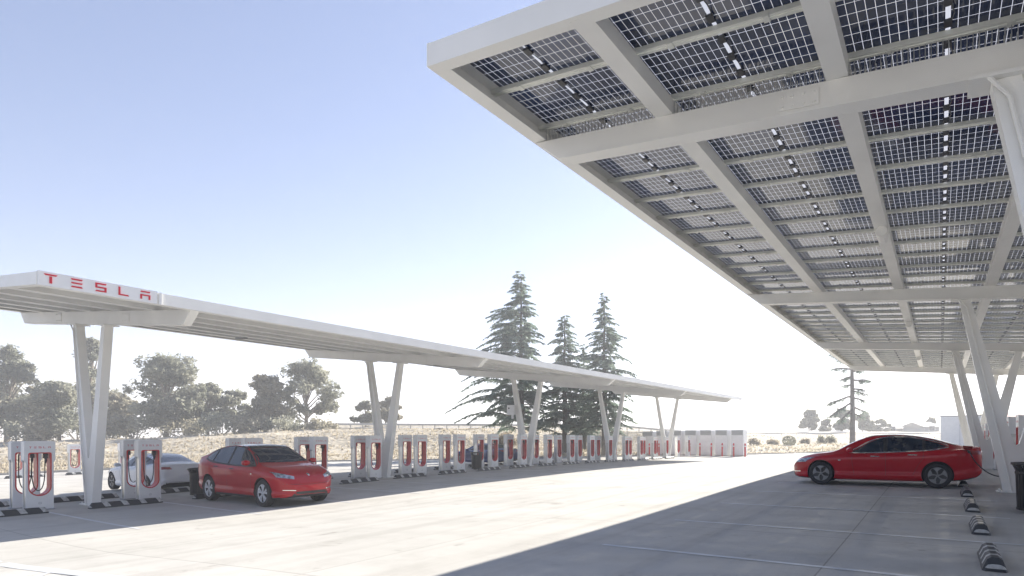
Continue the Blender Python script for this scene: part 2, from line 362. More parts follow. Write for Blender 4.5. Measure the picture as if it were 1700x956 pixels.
def vnoise(x,y,seed=0):
    def h(i,j): 
        n=math.sin(i*127.1+j*311.7+seed*74.7)*43758.5453; return n-math.floor(n)
    i,j=math.floor(x),math.floor(y); fx,fy=x-i,y-j; fx=fx*fx*(3-2*fx); fy=fy*fy*(3-2*fy)
    return lerp(lerp(h(i,j),h(i+1,j),fx),lerp(h(i,j+1),h(i+1,j+1),fx),fy)-.5
def field_z(X,Y):
    d=lotdist((X,Y)); ins=inside((X,Y),LOT)
    if ins: return lot_z(X,Y)-.25
    if abs(X)>200 or Y>220: return terr(X,Y)
    k=min(1,d/6)
    zz=terr(X,Y)+k*(vnoise(X*.22,Y*.22)*.5+vnoise(X*.7,Y*.7,3)*.22)
    return lerp(lot_z(max(-62,min(62,X)),min(95,Y))+.02,zz,min(1,d/4))
# field sheet
def axis(lo,hi,st,far):
    a=[]; x=lo
    while x<=hi: a.append(x); x+=st
    s=st
    y=a[-1]
    while y<far: s*=1.35; y+=s; a.append(y)
    s=st; y=a[0]
    while y>-far: s*=1.35; y-=s; a.insert(0,y)
    return a
xs=axis(-150,90,1.7,700); ys=axis(-30,160,1.7,700)
mb=MB()
mb.v=[(x,y,field_z(x,y)) for y in ys for x in xs]
nx=len(xs)
mb.f=[(j*nx+i,j*nx+i+1,(j+1)*nx+i+1,(j+1)*nx+i) for j in range(len(ys)-1) for i in range(nx-1)]
mb.mi=[0]*len(mb.f)
g=link('ground',mb.mesh('ground',M['ground'],smooth=True)); g['kind']='structure'
# concrete lot
pts=[Vector(p) for p in LOT]; nb=len(pts); edges=[(i,(i+1)%nb) for i in range(nb)]
X_=-60
while X_<60:
    Y_=-38
    while Y_<95:
        p=(X_+.013,Y_+.017)
        if inside(p,LOT) and lotdist(p)>.6: pts.append(Vector(p))
        Y_+=1.5
    X_+=1.5
vo,eo,fo,_,_,_=delaunay_2d_cdt(pts,edges,[],1,1e-4)
mb=MB(); mb.add([(v.x,v.y,lot_z(v.x,v.y)) for v in vo],[tuple(f) for f in fo])
g=link('parking_lot',mb.mesh('parking_lot',M['lot'],smooth=True)); g['kind']='structure'
# kerb
mb=MB()
path=[LOT[1]]+EDGEW+[(62,95)]
dense=[]
for a,b in zip(path,path[1:]):
    n=max(2,int(math.dist(a,b)/2))
    for i in range(n): dense.append((lerp(a[0],b[0],i/n),lerp(a[1],b[1],i/n)))
dense.append(path[-1])
for a,b in zip(dense,dense[1:]):
    d=Vector((b[0]-a[0],b[1]-a[1])).normalized(); nrm=Vector((-d.y,d.x))
    P=[]
    for q,s in ((a,-.1),(b,-.1),(b,.12),(a,.12)): P.append((q[0]+nrm.x*s,q[1]+nrm.y*s))
    P=[P[0],P[1],P[2],P[3]]
    mb.hexa([(x,y,lot_z(x,y)-.1) for x,y in P]+[(x,y,lot_z(x,y)+.14) for x,y in P])
g=link('kerb',mb.mesh('kerb',M['kerb'])); g['kind']='structure'
# painted lines
mb=MB()
def strip(x0,y0,x1,y1,wd=.095,up=.006):
    L=math.hypot(x1-x0,y1-y0); n=max(1,int(L/.4)); dx,dy=(x1-x0)/L,(y1-y0)/L
    for i in range(n):
        a,b=i/n,(i+1)/n
        P=[(lerp(x0,x1,a)+dy*wd/2,lerp(y0,y1,a)-dx*wd/2),(lerp(x0,x1,b)+dy*wd/2,lerp(y0,y1,b)-dx*wd/2),(lerp(x0,x1,b)-dy*wd/2,lerp(y0,y1,b)+dx*wd/2),(lerp(x0,x1,a)-dy*wd/2,lerp(y0,y1,a)+dx*wd/2)]
        mb.add([(x,y,lot_z(x,y)+up) for x,y in P],[(0,1,2,3)])
for k in range(14): strip(-4.2,7.54+2.74*k,1.05,7.54+2.74*k)
for k in range(18): strip(-20.8,5.9+2.74*k,-15.0,5.9+2.74*k)
for k in range(17): strip(-23.2,5.9+2.74*k,-28.8,5.9+2.74*k)
strip(-13.6,3.0,-6.5,3.35,.2); strip(-12.6,2.95,-9.9,1.2,.1); strip(-10.6,3.05,-8.6,1.7,.1)
g=link('painted_stall_lines',mb.mesh('painted_stall_lines',M['paint'],fixn=False)); g['kind']='structure'
# far hills
def hills(name,dist,cols,col_):
    mb=MB(); n=len(cols)
    for c,h in cols:
        x,y=world(c,dist); mb.v.append((x,y,-6)); mb.v.append((x,y,CZ+h*dist/FPX)); x,y=world(c,dist*1.12); mb.v.append((x,y,-6))
    for i in range(n-1):
        a=3*i; b=3*(i+1); mb.f+=[(a,b,b+1,a+1),(a+1,b+1,b+2,a+2)]; mb.mi+=[0,0]
    g=link(name,mb.mesh(name,mat(name+'_earth',col_,.95,noise=(.02,tuple(c*.8 for c in col_))),smooth=True)); g['kind']='structure'
hills('hills',560,[(c,4+9*abs(vnoise(c*.006,1.3))+7*max(0,1-abs(c-1660)/330)+3*abs(vnoise(c*.03,.5))) for c in range(900,2600,20)],(.30,.29,.28))
# road on the far embankment
mb=MB()
for a,b in zip(range(520,1240,20),range(540,1260,20)):
    zA=lambda c:tab([(480,92),(1040,98),(1240,106)],c)
    q=[world(a,zA(a)),world(b,zA(b)),world(b,zA(b)-3),world(a,zA(a)-3)]
    mb.add([(x,y,terr(x,y)+.45) for x,y in q],[(0,1,2,3)])
g=link('embankment_road',mb.mesh('embankment_road',mat('pale_road',(.36,.345,.32),.85,noise=(.4,(.3,.29,.27))))); g['kind']='structure'
mb=MB()
for a,b in zip(range(1200,2300,20),range(1220,2320,20)):
    q=[world(a,122),world(b,122),world(b,116),world(a,116)]
    mb.add([(x,y,terr(x,y)+.4) for x,y in q],[(0,1,2,3)])
g=link('frontage_road',mb.mesh('frontage_road',mat('frontage_asphalt',(.2,.195,.19),.85,noise=(.4,(.17,.165,.16))))); g['kind']='structure'

# ------------------------------------------------------------------ canopies
def letters():
    # unit glyphs (x right 0..1, y up 0..1) as convex polygons
    G={}
    G['T']=[[(0,1),(1,1),(.9,.84),(.1,.84)],[(.40,.76),(.60,.76),(.60,0),(.40,0)]]
    G['E']=[[(0,1),(1,1),(.92,.84),(.08,.84)],[(0,.58),(1,.58),(.92,.42),(.08,.42)],[(.08,.16),(.92,.16),(1,0),(0,0)]]
    G['S']=[[(.0,1),(1,1),(.93,.84),(.0,.84)],[(0,.84),(.18,.84),(.18,.58),(0,.58)],[(0,.58),(1,.58),(1,.42),(0,.42)],[(.82,.42),(1,.42),(1,.16),(.82,.16)],[(.07,.16),(1,.16),(1,0),(0,0)]]
    G['L']=[[(0,1),(.18,1),(.18,.16),(0,.16)],[(0,.16),(.92,.16),(1,0),(0,0)]]
    G['A']=[[(.08,1),(1,1),(.92,.84),(0.0,.84)],[(0,.58),(1,.58),(1,.42),(0,.42)],[(0,.42),(.18,.42),(.18,0),(0,0)],[(.82,.42),(1,.42),(1,0),(.82,0)]]
    return G
GL=letters()
def put_word(mb,items,h,z0,face_x,thick,sgn=1):
    # items: (char, y0, y1) along +Y as read from +X (sgn=1) or reversed
    for ch,a,b in items:
        for poly in GL[ch]:
            mb.prism([(lerp(a,b,x) if sgn>0 else lerp(a,b,x),z0+h*y) for x,y in poly],'x',face_x,face_x+thick)

panel_me=None
def panel_mesh(L,W,slope):
    mb=MB(); e=.012
    x0,x1,y0,y1=-L/2,L/2,-W/2,W/2
    z=lambda x:slope*x
    me=bpy.data.meshes.new('solar_panel')
    me.from_pydata([(x0,y0,z(x0)),(x1,y0,z(x1)),(x1,y1,z(x1)),(x0,y1,z(x0))],[],[(0,3,2,1)])
    me.materials.append(M['panel'])
    uv=me.uv_layers.new(name='UVMap'); c={0:(0,0),1:(1,0),2:(1,1),3:(0,1)}
    for lp in me.loops: uv.data[lp.index].uv=c[lp.vertex_index]
    return me
def canopy(tagname,label,XL,XR,Y0,Y1,zf,bd,Ys,Vx,legs_half,sign,inview):
    """XL high west edge, XR east edge; zf(X): world height of the underside of the cross beams; bd: beam depth"""
    root=thing('solar_canopy',label,'solar canopy',(Vx,Y0,lot_z(Vx,Y0)),group='solar canopies over the charging bays')
    off=root.location.copy(); slope=(zf(1)-zf(0)); pt=lambda n,m,mt,**k: part(n,m,mt,root,off,**k)
    bw=.2
    for yb in Ys:
        m=MB(); zb=lambda x:zf(x); ch=.42
        # chamfered cross beam
        P=[(XL+.02,zf(XL)+bd),(XL+ch,zf(XL+ch)),(XR-ch,zf(XR-ch)),(XR-.02,zf(XR)+bd)]
        m.prism(P,'y',yb-bw/2,yb+bw/2)
        m.prism([(XL+ch+.1,zf(XL+ch+.1)-.018),(XR-ch-.1,zf(XR-ch-.1)-.018),(XR-ch-.1,zf(XR-ch-.1)+.001),(XL+ch+.1,zf(XL+ch+.1)+.001)],'y',yb-bw/2-.025,yb+bw/2+.025)
        o=pt('cross_beam',m,M['white'])
        for xs_ in (lerp(XL,XR,.30),lerp(XL,XR,.70)):
            q=MB(); zc=zf(xs_)
            for sd_ in (-1,1):
                ya,yb2=sorted((yb+sd_*(bw/2+.002),yb+sd_*(bw/2+.014)))
                q.hexa([(xs_-.22,ya,zf(xs_-.22)+.04),(xs_+.22,ya,zf(xs_+.22)+.04),(xs_+.22,yb2,zf(xs_+.22)+.04),(xs_-.22,yb2,zf(xs_-.22)+.04),(xs_-.22,ya,zf(xs_-.22)+bd-.05),(xs_+.22,ya,zf(xs_+.22)+bd-.05),(xs_+.22,yb2,zf(xs_+.22)+bd-.05),(xs_-.22,yb2,zf(xs_-.22)+bd-.05)])
                for bx_ in (-.17,-.06,.06,.17):
                    for bz_ in (.08,bd-.09): q.lathe([(0,sd_*.013),(.014,sd_*.013),(.014,0)],6,'y',(xs_+bx_,yb+sd_*(bw/2+.014),zf(xs_+bx_)+bz_))
            part('splice_plate',q,M['white'],o,off)
    # purlins along Y
    n=6; pw=.11; ph=.2
    for k in range(1,n):
        x=lerp(XL,XR,k/n); m=MB()
        zb=zf(x)+bd+.002
        # C-section: web and two flanges
        m.box(x-pw,x+pw,Y0+.05,Y1-.05,zb,zb+.018); m.box(x-pw,x-pw+.02,Y0+.05,Y1-.05,zb+.018,zb+ph)
        m.box(x+pw-.02,x+pw,Y0+.05,Y1-.05,zb+.018,zb+ph); m.box(x-pw+.02,x+pw-.02,Y0+.05,Y1-.05,zb+ph-.02,zb+ph)
        for yb in Ys:      # cleats over each beam
            m.box(x-.14,x+.14,yb-.13,yb+.13,zb-.0,zb+.05) if False else None
        pt('purlin',m,M['white'])
    # fascia round the edge
    fh=.265; e0=0.0
    for x,s in ((XL,1),(XR,-1)):
        zb=zf(x)+bd+.003; m=MB(); m.box(min(x,x+.05*s),max(x,x+.05*s),Y0,Y1,zb,zb+fh)
        m.box(min(x+.05*s,x+.2*s),max(x+.05*s,x+.2*s),Y0+.05,Y1-.05,zb,zb+.02)
        if x==XL: m.box(x+.05,x+.2,Y0+.05,Y1-.05,zb+fh-.03,zb+fh-.01)
        # panel joints
        pt('edge_fascia',m,M['white'])
    for y,s in ((Y0,1),(Y1,-1)):
        m=MB(); a,b=min(y,y+.05*s),max(y,y+.05*s)
        xa,xb=XL+.051,XR-.051
        m.hexa([(xa,a,zf(xa)+bd+.003),(xb,a,zf(xb)+bd+.003),(xb,b,zf(xb)+bd+.003),(xa,b,zf(xa)+bd+.003),
                (xa,a,zf(xa)+bd+fh),(xb,a,zf(xb)+bd+fh),(xb,b,zf(xb)+bd+fh),(xa,b,zf(xa)+bd+fh)])
        a2,b2=min(y+.05*s,y+.16*s),max(y+.05*s,y+.16*s)
        m.hexa([(xa,a2,zf(xa)+bd+.003),(xb,a2,zf(xb)+bd+.003),(xb,b2,zf(xb)+bd+.003),(xa,b2,zf(xa)+bd+.003),
                (xa,a2,zf(xa)+bd+.02),(xb,a2,zf(xb)+bd+.02),(xb,b2,zf(xb)+bd+.02),(xa,b2,zf(xa)+bd+.02)])
        pt('end_fascia',m,M['white'])
    # rails and modules
    ny=int(round((Y1-Y0-.12)/1.035)); py=(Y1-Y0-.12)/ny
    ztop=lambda x:zf(x)+bd+ph+.004
    xa,xb=XL+.06,XR-.06
    m=MB(); 
    def rail(mm,y,w_=.03,h_=.045,lift=0):
        mm.hexa([(xa,y-w_,ztop(xa)+lift),(xb,y-w_,ztop(xb)+lift),(xb,y+w_,ztop(xb)+lift),(xa,y+w_,ztop(xa)+lift),
                 (xa,y-w_,ztop(xa)+h_+lift),(xb,y-w_,ztop(xb)+h_+lift),(xb,y+w_,ztop(xb)+h_+lift),(xa,y+w_,ztop(xa)+h_+lift)])
    for j in range(ny+1):
        y=Y0+.06+j*py; m=MB(); rail(m,y-.028,.018,.05); rail(m,y+.028,.018,.038)
        for k in range(n):
            for t in (.25,.75):
                xx=lerp(XL,XR,(k+t)/n); m.box(xx-.03,xx+.03,y-.05,y+.05,ztop(xx)-.012,ztop(xx)+.03)
        o=pt('panel_rail',m,M['rail'])
    Lp=(XR-XL)/n-.02; Wp=py-.045
    pme=panel_mesh(Lp,Wp,slope)
    jm=MB()
    for t in (-.34,0,.34):
        jm.box(-.035,.035,t*Wp-.055,t*Wp+.055,-.03,-.004)
    jm.tube([(0.02,-.34*Wp,-.018),(.05,-.17*Wp,-.035),(.02,0,-.018),(.05,.17*Wp,-.035),(.02,.34*Wp,-.018)],.006,4)
    jme=jm.mesh('junction_box',M['dark'])
    cnt=0; rest=[]
    cells=[]
    for j in range(ny):
        for k in range(n):
            x=lerp(XL,XR,(k+.5)/n); y=Y0+.06+(j+.5)*py
            cells.append((inview(x,y),x,y))
    cells.sort(key=lambda t:t[0])
    for i,(key,x,y) in enumerate(cells):
        loc=(x-off.x,y-off.y,ztop(x)+.052-off.z)
        if i<100:
            o=link('solar_panel',pme,root,loc); link('junction_box',jme,o)
        else: rest.append((x,y))
    # remaining modules as one part
    me=bpy.data.meshes.new('solar_panel_field'); V=[];F=[]
    for x,y in rest:
        b=len(V)
        for dx,dy in ((-1,-1),(-1,1),(1,1),(1,-1)): V.append((x+dx*Lp/2-off.x,y+dy*Wp/2-off.y,ztop(x+dx*Lp/2)+.052-off.z))
        F.append((b,b+1,b+2,b+3))
    me.from_pydata(V,[],F); me.materials.append(M['panel']); uv=me.uv_layers.new(name='UVMap'); c=[(0,0),(0,1),(1,1),(1,0)]
    for lp in me.loops: uv.data[lp.index].uv=c[lp.vertex_index%4]
    o=link('solar_panel_field',me,root); o['kind']='stuff'; o['label']='smaller far solar panels of the roof seen edge to edge'
    m=MB()
    for x,y in rest:
        for t in (-.34,0,.34): m.box(x-.035,x+.035,y+t*Wp-.055,y+t*Wp+.055,ztop(x)+.022,ztop(x)+.048)
    o=pt('junction_boxes',m,M['dark']); o['kind']='stuff'
    # V columns
    for yb in Ys:
        g0=lot_z(Vx,yb); H=zf(Vx)-g0
        t=.11; m=MB(); Hc=1.38 if sign else 1.15
        for s in (-1,1):
            lh=legs_half
            ztp=zf(Vx+s*lh)-.055
            P=[(Vx+s*.0,g0),(Vx+s*.26,g0),(Vx+s*(lh+.12),ztp),(Vx+s*(lh-.11),ztp),(Vx+s*.06,g0+Hc+.05),(Vx+s*0.0,g0+Hc)]
            b=len(m.v)
            m.prism(P,'y',yb-t,yb+t)
        o=pt('v_column',m,M['white'])
        for s in (-1,1):
            xt=Vx+s*legs_half; q=MB(); zt=zf(xt)
            P=[(xt-.3,zf(xt-.3)-.055),(xt+.3,zf(xt+.3)-.055),(xt+.3,zf(xt+.3)-.02),(xt-.3,zf(xt-.3)-.02)]
            q.prism(P,'y',yb-.19,yb+.19)
            part('cap_plate',q,M['white'],o,off)
        q=MB(); q.box(Vx-.4,Vx+.4,yb-.2,yb+.2,g0,g0+.025)
        for sx in (-.33,.33):
            for sy in (-.15,.15): q.lathe([(0,.07),(.02,.07),(.02,.02)],8,c=(Vx+sx,yb+sy,g0))
        part('base_plate',q,M['white'],o,off)
        # conduit run up the leg
        q=MB(); ztp=zf(Vx-legs_half)
        q.tube([(Vx-.10,yb-.14,g0),(Vx-.33,yb-.14,g0+1.3),(Vx-legs_half+.02,yb-.14,ztp-.25),(Vx-legs_half-.15,yb-.16,ztp-.02)],.022,6)
        part('conduit',q,M['white'],o,off)
    if sign:
        m=MB(); zb=zf(XR)+bd
        m.box(XR+.004,XR+.05,Y0+.01,6.42,zb-.005,zb+fh+.02); m.box(XR+.004,XR+.045,6.47,6.52,zb+.0,zb+fh+.01)
        sb=pt('sign_board',m,M['white_clean'])
        for it in [('T',4.38,4.60),('E',4.82,5.02),('S',5.24,5.44),('L',5.66,5.86),('A',6.08,6.28)]:
            m=MB(); put_word(m,[it],.185,zb+.055,XR+.05,.012)
            part('letter',m,M['sign_red'],sb,off,label='red capital letter '+it[0])
    return root,off,ztop,fh
zR=lambda X:CZ+3.47-.088*X
zL=lambda X:CZ+2.69-.1035*(X+15.9)
XR0,XR1=-4.98,7.12
def keyR(x,y):
    z,l=camxy(x,y)
    if z<1.0: return 900+math.hypot(x,y)
    c=X0+FPX*l/z
    return z+(300 if c>1760 else 0)
canR,offR,ztR,fh=canopy('r','large white solar canopy overhead on the right, its dark panels seen from below','x' and XR0,XR1,4.8,42.6,zR,.28,[7.0,17.97,28.94,39.91],1.57,1.04,False,keyR)
canL,offL,ztL,fh=canopy('l','long low white solar canopy on the left with red lettering on its edge',-27.6,-15.5,4.28,54.2,zL,.36,[7.28,18.25,29.22,40.19,51.16],-21.65,1.04,True,lambda x,y:y-.5*x)
# bird spikes on the first beam of the right canopy, and lamp fittings
m=MB(); 
yb=7.0; x=XR0+.2
while x<XR1-.3:
    zt=zR(x)+.28+.005
    for dy,ln in ((-.085,.16),(.02,.13)):
        lx=rnd.uniform(-.03,.03)
        m.box(x-.004,x+.004,yb+dy-.004,yb+dy+.004,zt,zt+ln)
    x+=.05
part('bird_spikes',m,M['silver'],canR,offR)
def lamp_box(root,off,x,y,z,sx,sy,sz,lab=None):
    m=MB(); m.cbox(x-sx,x+sx,y-sy,y+sy,z-sz,z,.012)
    o=part('floodlight_housing',m,M['grey'],root,off); m=MB(); m.box(x-sx*.8,x+sx*.8,y-sy*.8,y+sy*.8,z-sz-.006,z-sz-.001)
    part('lens',m,M['dark'],o,off); return o
lamp_box(canR,offR,.98,6.55,zR(.98)+.30,.14,.14,.1)
m=MB(); m.tube([(.98,6.55,zR(.98)+.22),(.9,6.3,zR(.9)+.35),(.7,6.1,zR(.7)+.50)],.02,6); part('lamp_cable',m,M['black'],canR,offR)
for y in (12.5,23.5,34.4):
    x=-.93; zb=zR(x)+.28
    m=MB(); m.tube([(x,y-.25,zb-.09),(x,y+.25,zb-.09)],.1,10); m.box(x-.03,x+.03,y-.05,y+.05,zb-.03,zb+.0)
    part('round_fitting',m,M['white'],canR,offR)
for y in (13.0,24.0,34.5,46):
    lamp_box(canL,offL,-24.0,y,zL(-24)+.36,.3,.1,.08)
# white control box on the third V column of the left canopy
m=MB(); m.cbox(-22.95,-22.4,29.22-.36,29.22-.13,lot_z(-21.6,29.2)+3.15,lot_z(-21.6,29.2)+3.75,.015); m.box(-22.7,-22.6,29.0,29.12,lot_z(-21.6,29.2)+2.9,lot_z(-21.6,29.2)+3.15)
cb=part('control_box',m,M['white_clean'],canL,offL)
m=MB(); m.lathe([(0,-.02),(.05,-.02),(.05,0)],10,'y',(-22.78,29.22-.362,lot_z(-21.6,29.2)+3.55)); part('camera_lens',m,M['dark'],cb,offL)

# ------------------------------------------------------------------ charging posts
def holed(mb,outer,zc,w,ztop_,zbot,x0,x1,n=44):
    # ring between an outer polygon (y,z) and a stadium hole with rounded bottom and small-radius top; extruded x0..x1
    cz=zc
    r=w/2; rt=.06
    def hole(n_):
        P=[]
        for k in range(15): a=math.pi+math.pi*k/14; P.append((r*math.cos(a),zbot+r+r*math.sin(a)))
        for k in range(5): a=math.pi/2*k/4; P.append((r-rt+rt*math.cos(a),ztop_-rt+rt*math.sin(a)))
        for k in range(5): a=math.pi/2+math.pi/2*k/4; P.append((-r+rt+rt*math.cos(a),ztop_-rt+rt*math.sin(a)))
        return P
    H=hole(0)
    # ray cast outer polygon from centre (0,cz)
    def ray(d):
        best=None
        for (a,b),(c,e) in zip(outer,outer[1:]+outer[:1]):
            ex,ez=c-a,e-b; den=d[0]*ez-d[1]*ex
            if abs(den)<1e-9: continue
            t=((a)*ez-(b-cz)*ex)/den; u=((a)*d[1]-(b-cz)*d[0])/den
            if t>0 and -1e-6<=u<=1+1e-6 and (best is None or t<best): best=t
        return best
    angs=[math.atan2(p[1]-cz,p[0]) for p in H]
    cor=[math.atan2(p[1]-cz,p[0]) for p in outer]
    def holeray(a):
        d=(math.cos(a),math.sin(a)); best=None
        for (p,q),(c,e) in zip(H,H[1:]+H[:1]):
            ex,ez=c-p,e-q; den=d[0]*ez-d[1]*ex
            if abs(den)<1e-9: continue
            t=(p*ez-(q-cz)*ex)/den; u=(p*d[1]-(q-cz)*d[0])/den
            if t>0 and -1e-6<=u<=1+1e-6 and (best is None or t<best): best=t
        return best
    A=sorted(set(round(a,4) for a in angs+cor)); O=[];I=[]
    for a in A:
        d=(math.cos(a),math.sin(a)); to=ray(d); ti=holeray(a)
        O.append((d[0]*to,cz+d[1]*to)); I.append((d[0]*ti,cz+d[1]*ti))
    n=len(A); b=[]
    vs=[(x0,*p) for p in O]+[(x0,*p) for p in I]+[(x1,*p) for p in O]+[(x1,*p) for p in I]
    fs=[]
    for i in range(n):
        j=(i+1)%n
        fs+= [(i,j,n+j,n+i),(2*n+i,3*n+i,3*n+j,2*n+j),(i,2*n+i,2*n+j,j),(n+i,n+j,3*n+j,3*n+i)]
    mb.add(vs,fs)
def make_charger():
    t=thing('charging_post','','charging post')
    H=1.93
    outer=[(-.335,1.40),(-.335,H-.04),(-.30,H),(.30,H),(.335,H-.04),(.335,1.40),(.30,1.33),(.30,0.03),(-.30,0.03),(-.30,1.33)]
    outer=outer[::-1]
    for nm,a,b in (('front_panel',.095,.135),('back_panel',-.135,-.095)):
        m=MB(); holed(m,outer,1.0,.50,1.61,.40,a,b); part(nm,m,M['white_clean'],t)
    m=MB(); inner=[(-.318,1.42),(-.318,H-.02),(.318,H-.02),(.318,1.42),(.30-.012,1.42),(.288,.0),(-.288,.0),(-.288,1.42)][::-1]
    holed(m,inner,1.0,.50,1.61,.40,-.0945,.0945); part('side_frame',m,M['silver'],t)
    m=MB(); m.box(-.0944,.0944,-.3195,.3195,1.625,H-.012); m.box(-.0944,.0944,-.331,-.3196,1.40,H-.03); m.box(-.0944,.0944,.3196,.331,1.40,H-.03); part('head_cap',m,M['white_clean'],t)
    # red liner
    m=MB(); r=.25; 
    def loop(r_,zt,zb):
        P=[]
        for k in range(17): a=math.pi+math.pi*k/16; P.append((r_*math.cos(a),.40+.25+r_*math.sin(a)))
        for k in range(5): a=math.pi/2*k/4; P.append((r_-.05+.05*math.cos(a),zt-.05+.05*math.sin(a)))
        for k in range(5): a=math.pi/2+math.pi/2*k/4; P.append((-r_+.05+.05*math.cos(a),zt-.05+.05*math.sin(a)))
        return P
    A=loop(.2525,1.6125,0); B=loop(.222,1.585,0); n=len(A)
    vs=[(-.142,*p) for p in A]+[(-.142,*p) for p in B]+[(.142,*p) for p in A]+[(.142,*p) for p in B]; fs=[]
    for i in range(n):
        j=(i+1)%n; fs+=[(i,j,n+j,n+i),(2*n+i,3*n+i,3*n+j,2*n+j),(i,2*n+i,2*n+j,j),(n+i,n+j,3*n+j,3*n+i)]
    m.add(vs,fs); part('red_liner',m,M['red'],t,smooth=True)
    m=MB(); m.cbox(-.05,.05,.10,.20,1.44,1.58,.012); m.tube([(0,.15,1.50),(.03,.16,1.38),(.0,.15,1.30)],[.035,.03,.02],8); part('connector_holster',m,M['dark'],t)
    m=MB(); pts=[]
    for k in range(13):
        u=k/12; a=math.pi*u; pts.append((.02*math.sin(a),.145*math.cos(a),1.40-.86*math.sin(a)**.55 if 0<u<1 else 1.40))
    pts=[(0,.15,1.5)]+pts+[(0,-.15,1.56)]
    m.tube(pts,.013,6); part('charging_cable',m,M['black'],t,smooth=True)
    m=MB()
    for sgn,fx in ((1,.1352),(-1,-.1372)):
        wd=.062; xs_=[-.235,-.133,-.031,.071,.173]
        for ch,y in zip('TESLA',xs_):
            for poly in GL[ch]:
                m.prism([((y+wd*px) if sgn>0 else -(y+wd*px),1.73+.05*pz) for px,pz in poly],'x',fx,fx+.002)
    part('lettering',m,M['sign_red'],t)
    m=MB(); 
    for sgn in (1,-1):
        m.lathe([(.028,.1354*sgn),(.034,.1354*sgn),(.034,.138*sgn),(.028,.138*sgn)],16,'x',(0,0,.2),closed=True)
        m.box(*sorted((.1354*sgn,.138*sgn)),-.012,.012,.195,.205)
    part('emblem',m,M['grey'],t)
    m=MB(); m.box(-.16,.16,-.33,.33,-.02,.028); part('foot_plate',m,M['grey'],t)
    return t
proto=make_charger(); used=False
def place_charger(x,y,rz,label,group):
    global used
    loc=(x,y,lot_z(x,y)+.0)
    if not used:
        used=True; proto.location=loc; proto.rotation_euler=(0,0,rz); proto['label']=label; proto['group']=group; return proto
    return dup(proto,loc,rz,label,group)
ORD=['first','second','third','fourth','fifth','sixth']
VN=['near','second','third','fourth','fifth']
VYL=[7.28,18.25,29.22,40.19,51.16]
GF='white charging posts under the left canopy'
ychL=[5.95,8.65,11.97,14.71]+[17.45+2.74*i for i in range(15)]
for rowi,(xx,rname) in enumerate(((-21.4,'aisle side'),(-22.45,'field side'))):
    cnt={}
    for y in ychL:
        k=sum(1 for v in VYL if v<y)
        cnt[k]=cnt.get(k,0)+1; c=cnt[k]-1
        if k==0: lab=f'white charging post with red opening, {rname}, before the near V column of left canopy'
        else: lab=f'white charging post, {rname}, {ORD[c]} past the {VN[k-1]} V column of left canopy'
        place_charger(xx,y,0 if rowi==0 else math.pi,lab,GF)
# far back row beyond the left aisle
for i,(x,y) in enumerate([(-47.6,9.4),(-47.6,12.2),(-47.5,15.0),(-47.4,17.7)]):
    place_charger(x,y,math.pi/2*.0,['sunlit charging post in the far back row, leftmost and half hidden','sunlit white charging post in the far back row, beside the left picture edge','sunlit white charging post in the far back row, just left of the near V column','sunlit white charging post in the far back row, behind the near V column'][i],'charging posts in the far back row')
# right row
VYR=[7.0,17.97,28.94,39.91]
for rowi,(xx,rname) in enumerate(((1.9,'aisle side'),(2.9,'back side'))):
    cnt={}
    for i in range(9):
        y=14.45+2.74*i; k=sum(1 for v in VYR if v<y); cnt[k]=cnt.get(k,0)+1
        place_charger(xx,y,math.pi if rowi==0 else 0,f'white charging post, {rname}, {ORD[cnt[k]-1]} past the {VN[k-1]} V column of right canopy','white charging posts under the right canopy')

for o in list(sc.collection.objects):
    if o.name.startswith('charging_post') and o.parent is None and (int(abs(o.location.x*7+o.location.y*3.1))%3==0):
        for c in o.children:
            if c.name.startswith(('connector_holster','charging_cable')): c.scale=(1,-1,1)
# ------------------------------------------------------------------ wheel stops
def stop_proto():
    m=MB(); P=[(-.11,0),(.11,0),(.065,.13),(.03,.16),(-.03,.16),(-.065,.13)]
    n=len(P); L=.92
    rings=[(-L,.0),(-L+.07,1),(L-.07,1),(L,.0)]
    m2=MB()
    vs=[];fs=[]
    for y,k in rings:
        for a,b in P: vs.append((a*(.85+.15*k),y,b*(.35+.65*k)))
    for r in range(3):
        for i in range(n):
            j=(i+1)%n; fs.append((r*n+i,r*n+j,(r+1)*n+j,(r+1)*n+i))
    fs+=[tuple(range(n)),tuple(range(3*n,4*n))]
    m.add(vs,fs); return m.mesh('wheel_stop',M['stop'])
sm=stop_proto()
def stop(x,y,label,group,rz=0):
    o=link('wheel_stop',sm,None,(x,y,lot_z(x,y)+.004)); dz=(lot_z(x,y+.9)-lot_z(x,y-.9))/1.8
    o.rotation_euler=(math.atan(dz),0,rz); tag(o,label,'wheel stop',group); return o
SR=['nearest the camera at the lower right corner','second from the lower right corner','third from the lower right corner','fourth from the lower right corner','fifth, at the rear wheel of the side-on red car','sixth, behind the side-on red car']
for i,s in enumerate(SR): o=stop(.53,8.82+2.7*i,'black and white striped wheel stop, '+s,'striped wheel stops in the right bays'); o.scale=(1.15,.64,1)
for k in range(17):
    y=4.95+2.74*k; i=sum(1 for v in VYL if v<y)
    c=sum(1 for q in range(k) if sum(1 for v in VYL if v<4.95+2.74*q)==i)
    lab='striped wheel stop lying before the near V column, in front of the leftmost post pair' if i==0 else f'striped wheel stop, aisle side, {ORD[c]} past the {VN[i-1]} V column of left canopy'
    stop(-20.4,y,lab,'striped wheel stops along the left row')
for k in range(12):
    y=4.95+2.74*k; i=sum(1 for v in VYL if v<y); c=sum(1 for q in range(k) if sum(1 for v in VYL if v<4.95+2.74*q)==i)
    lab='striped wheel stop on the field side, before the near V column' if i==0 else f'striped wheel stop, field side, {ORD[c]} past the {VN[i-1]} V column of left canopy'
    stop(-23.5,y,lab,'striped wheel stops along the left row')
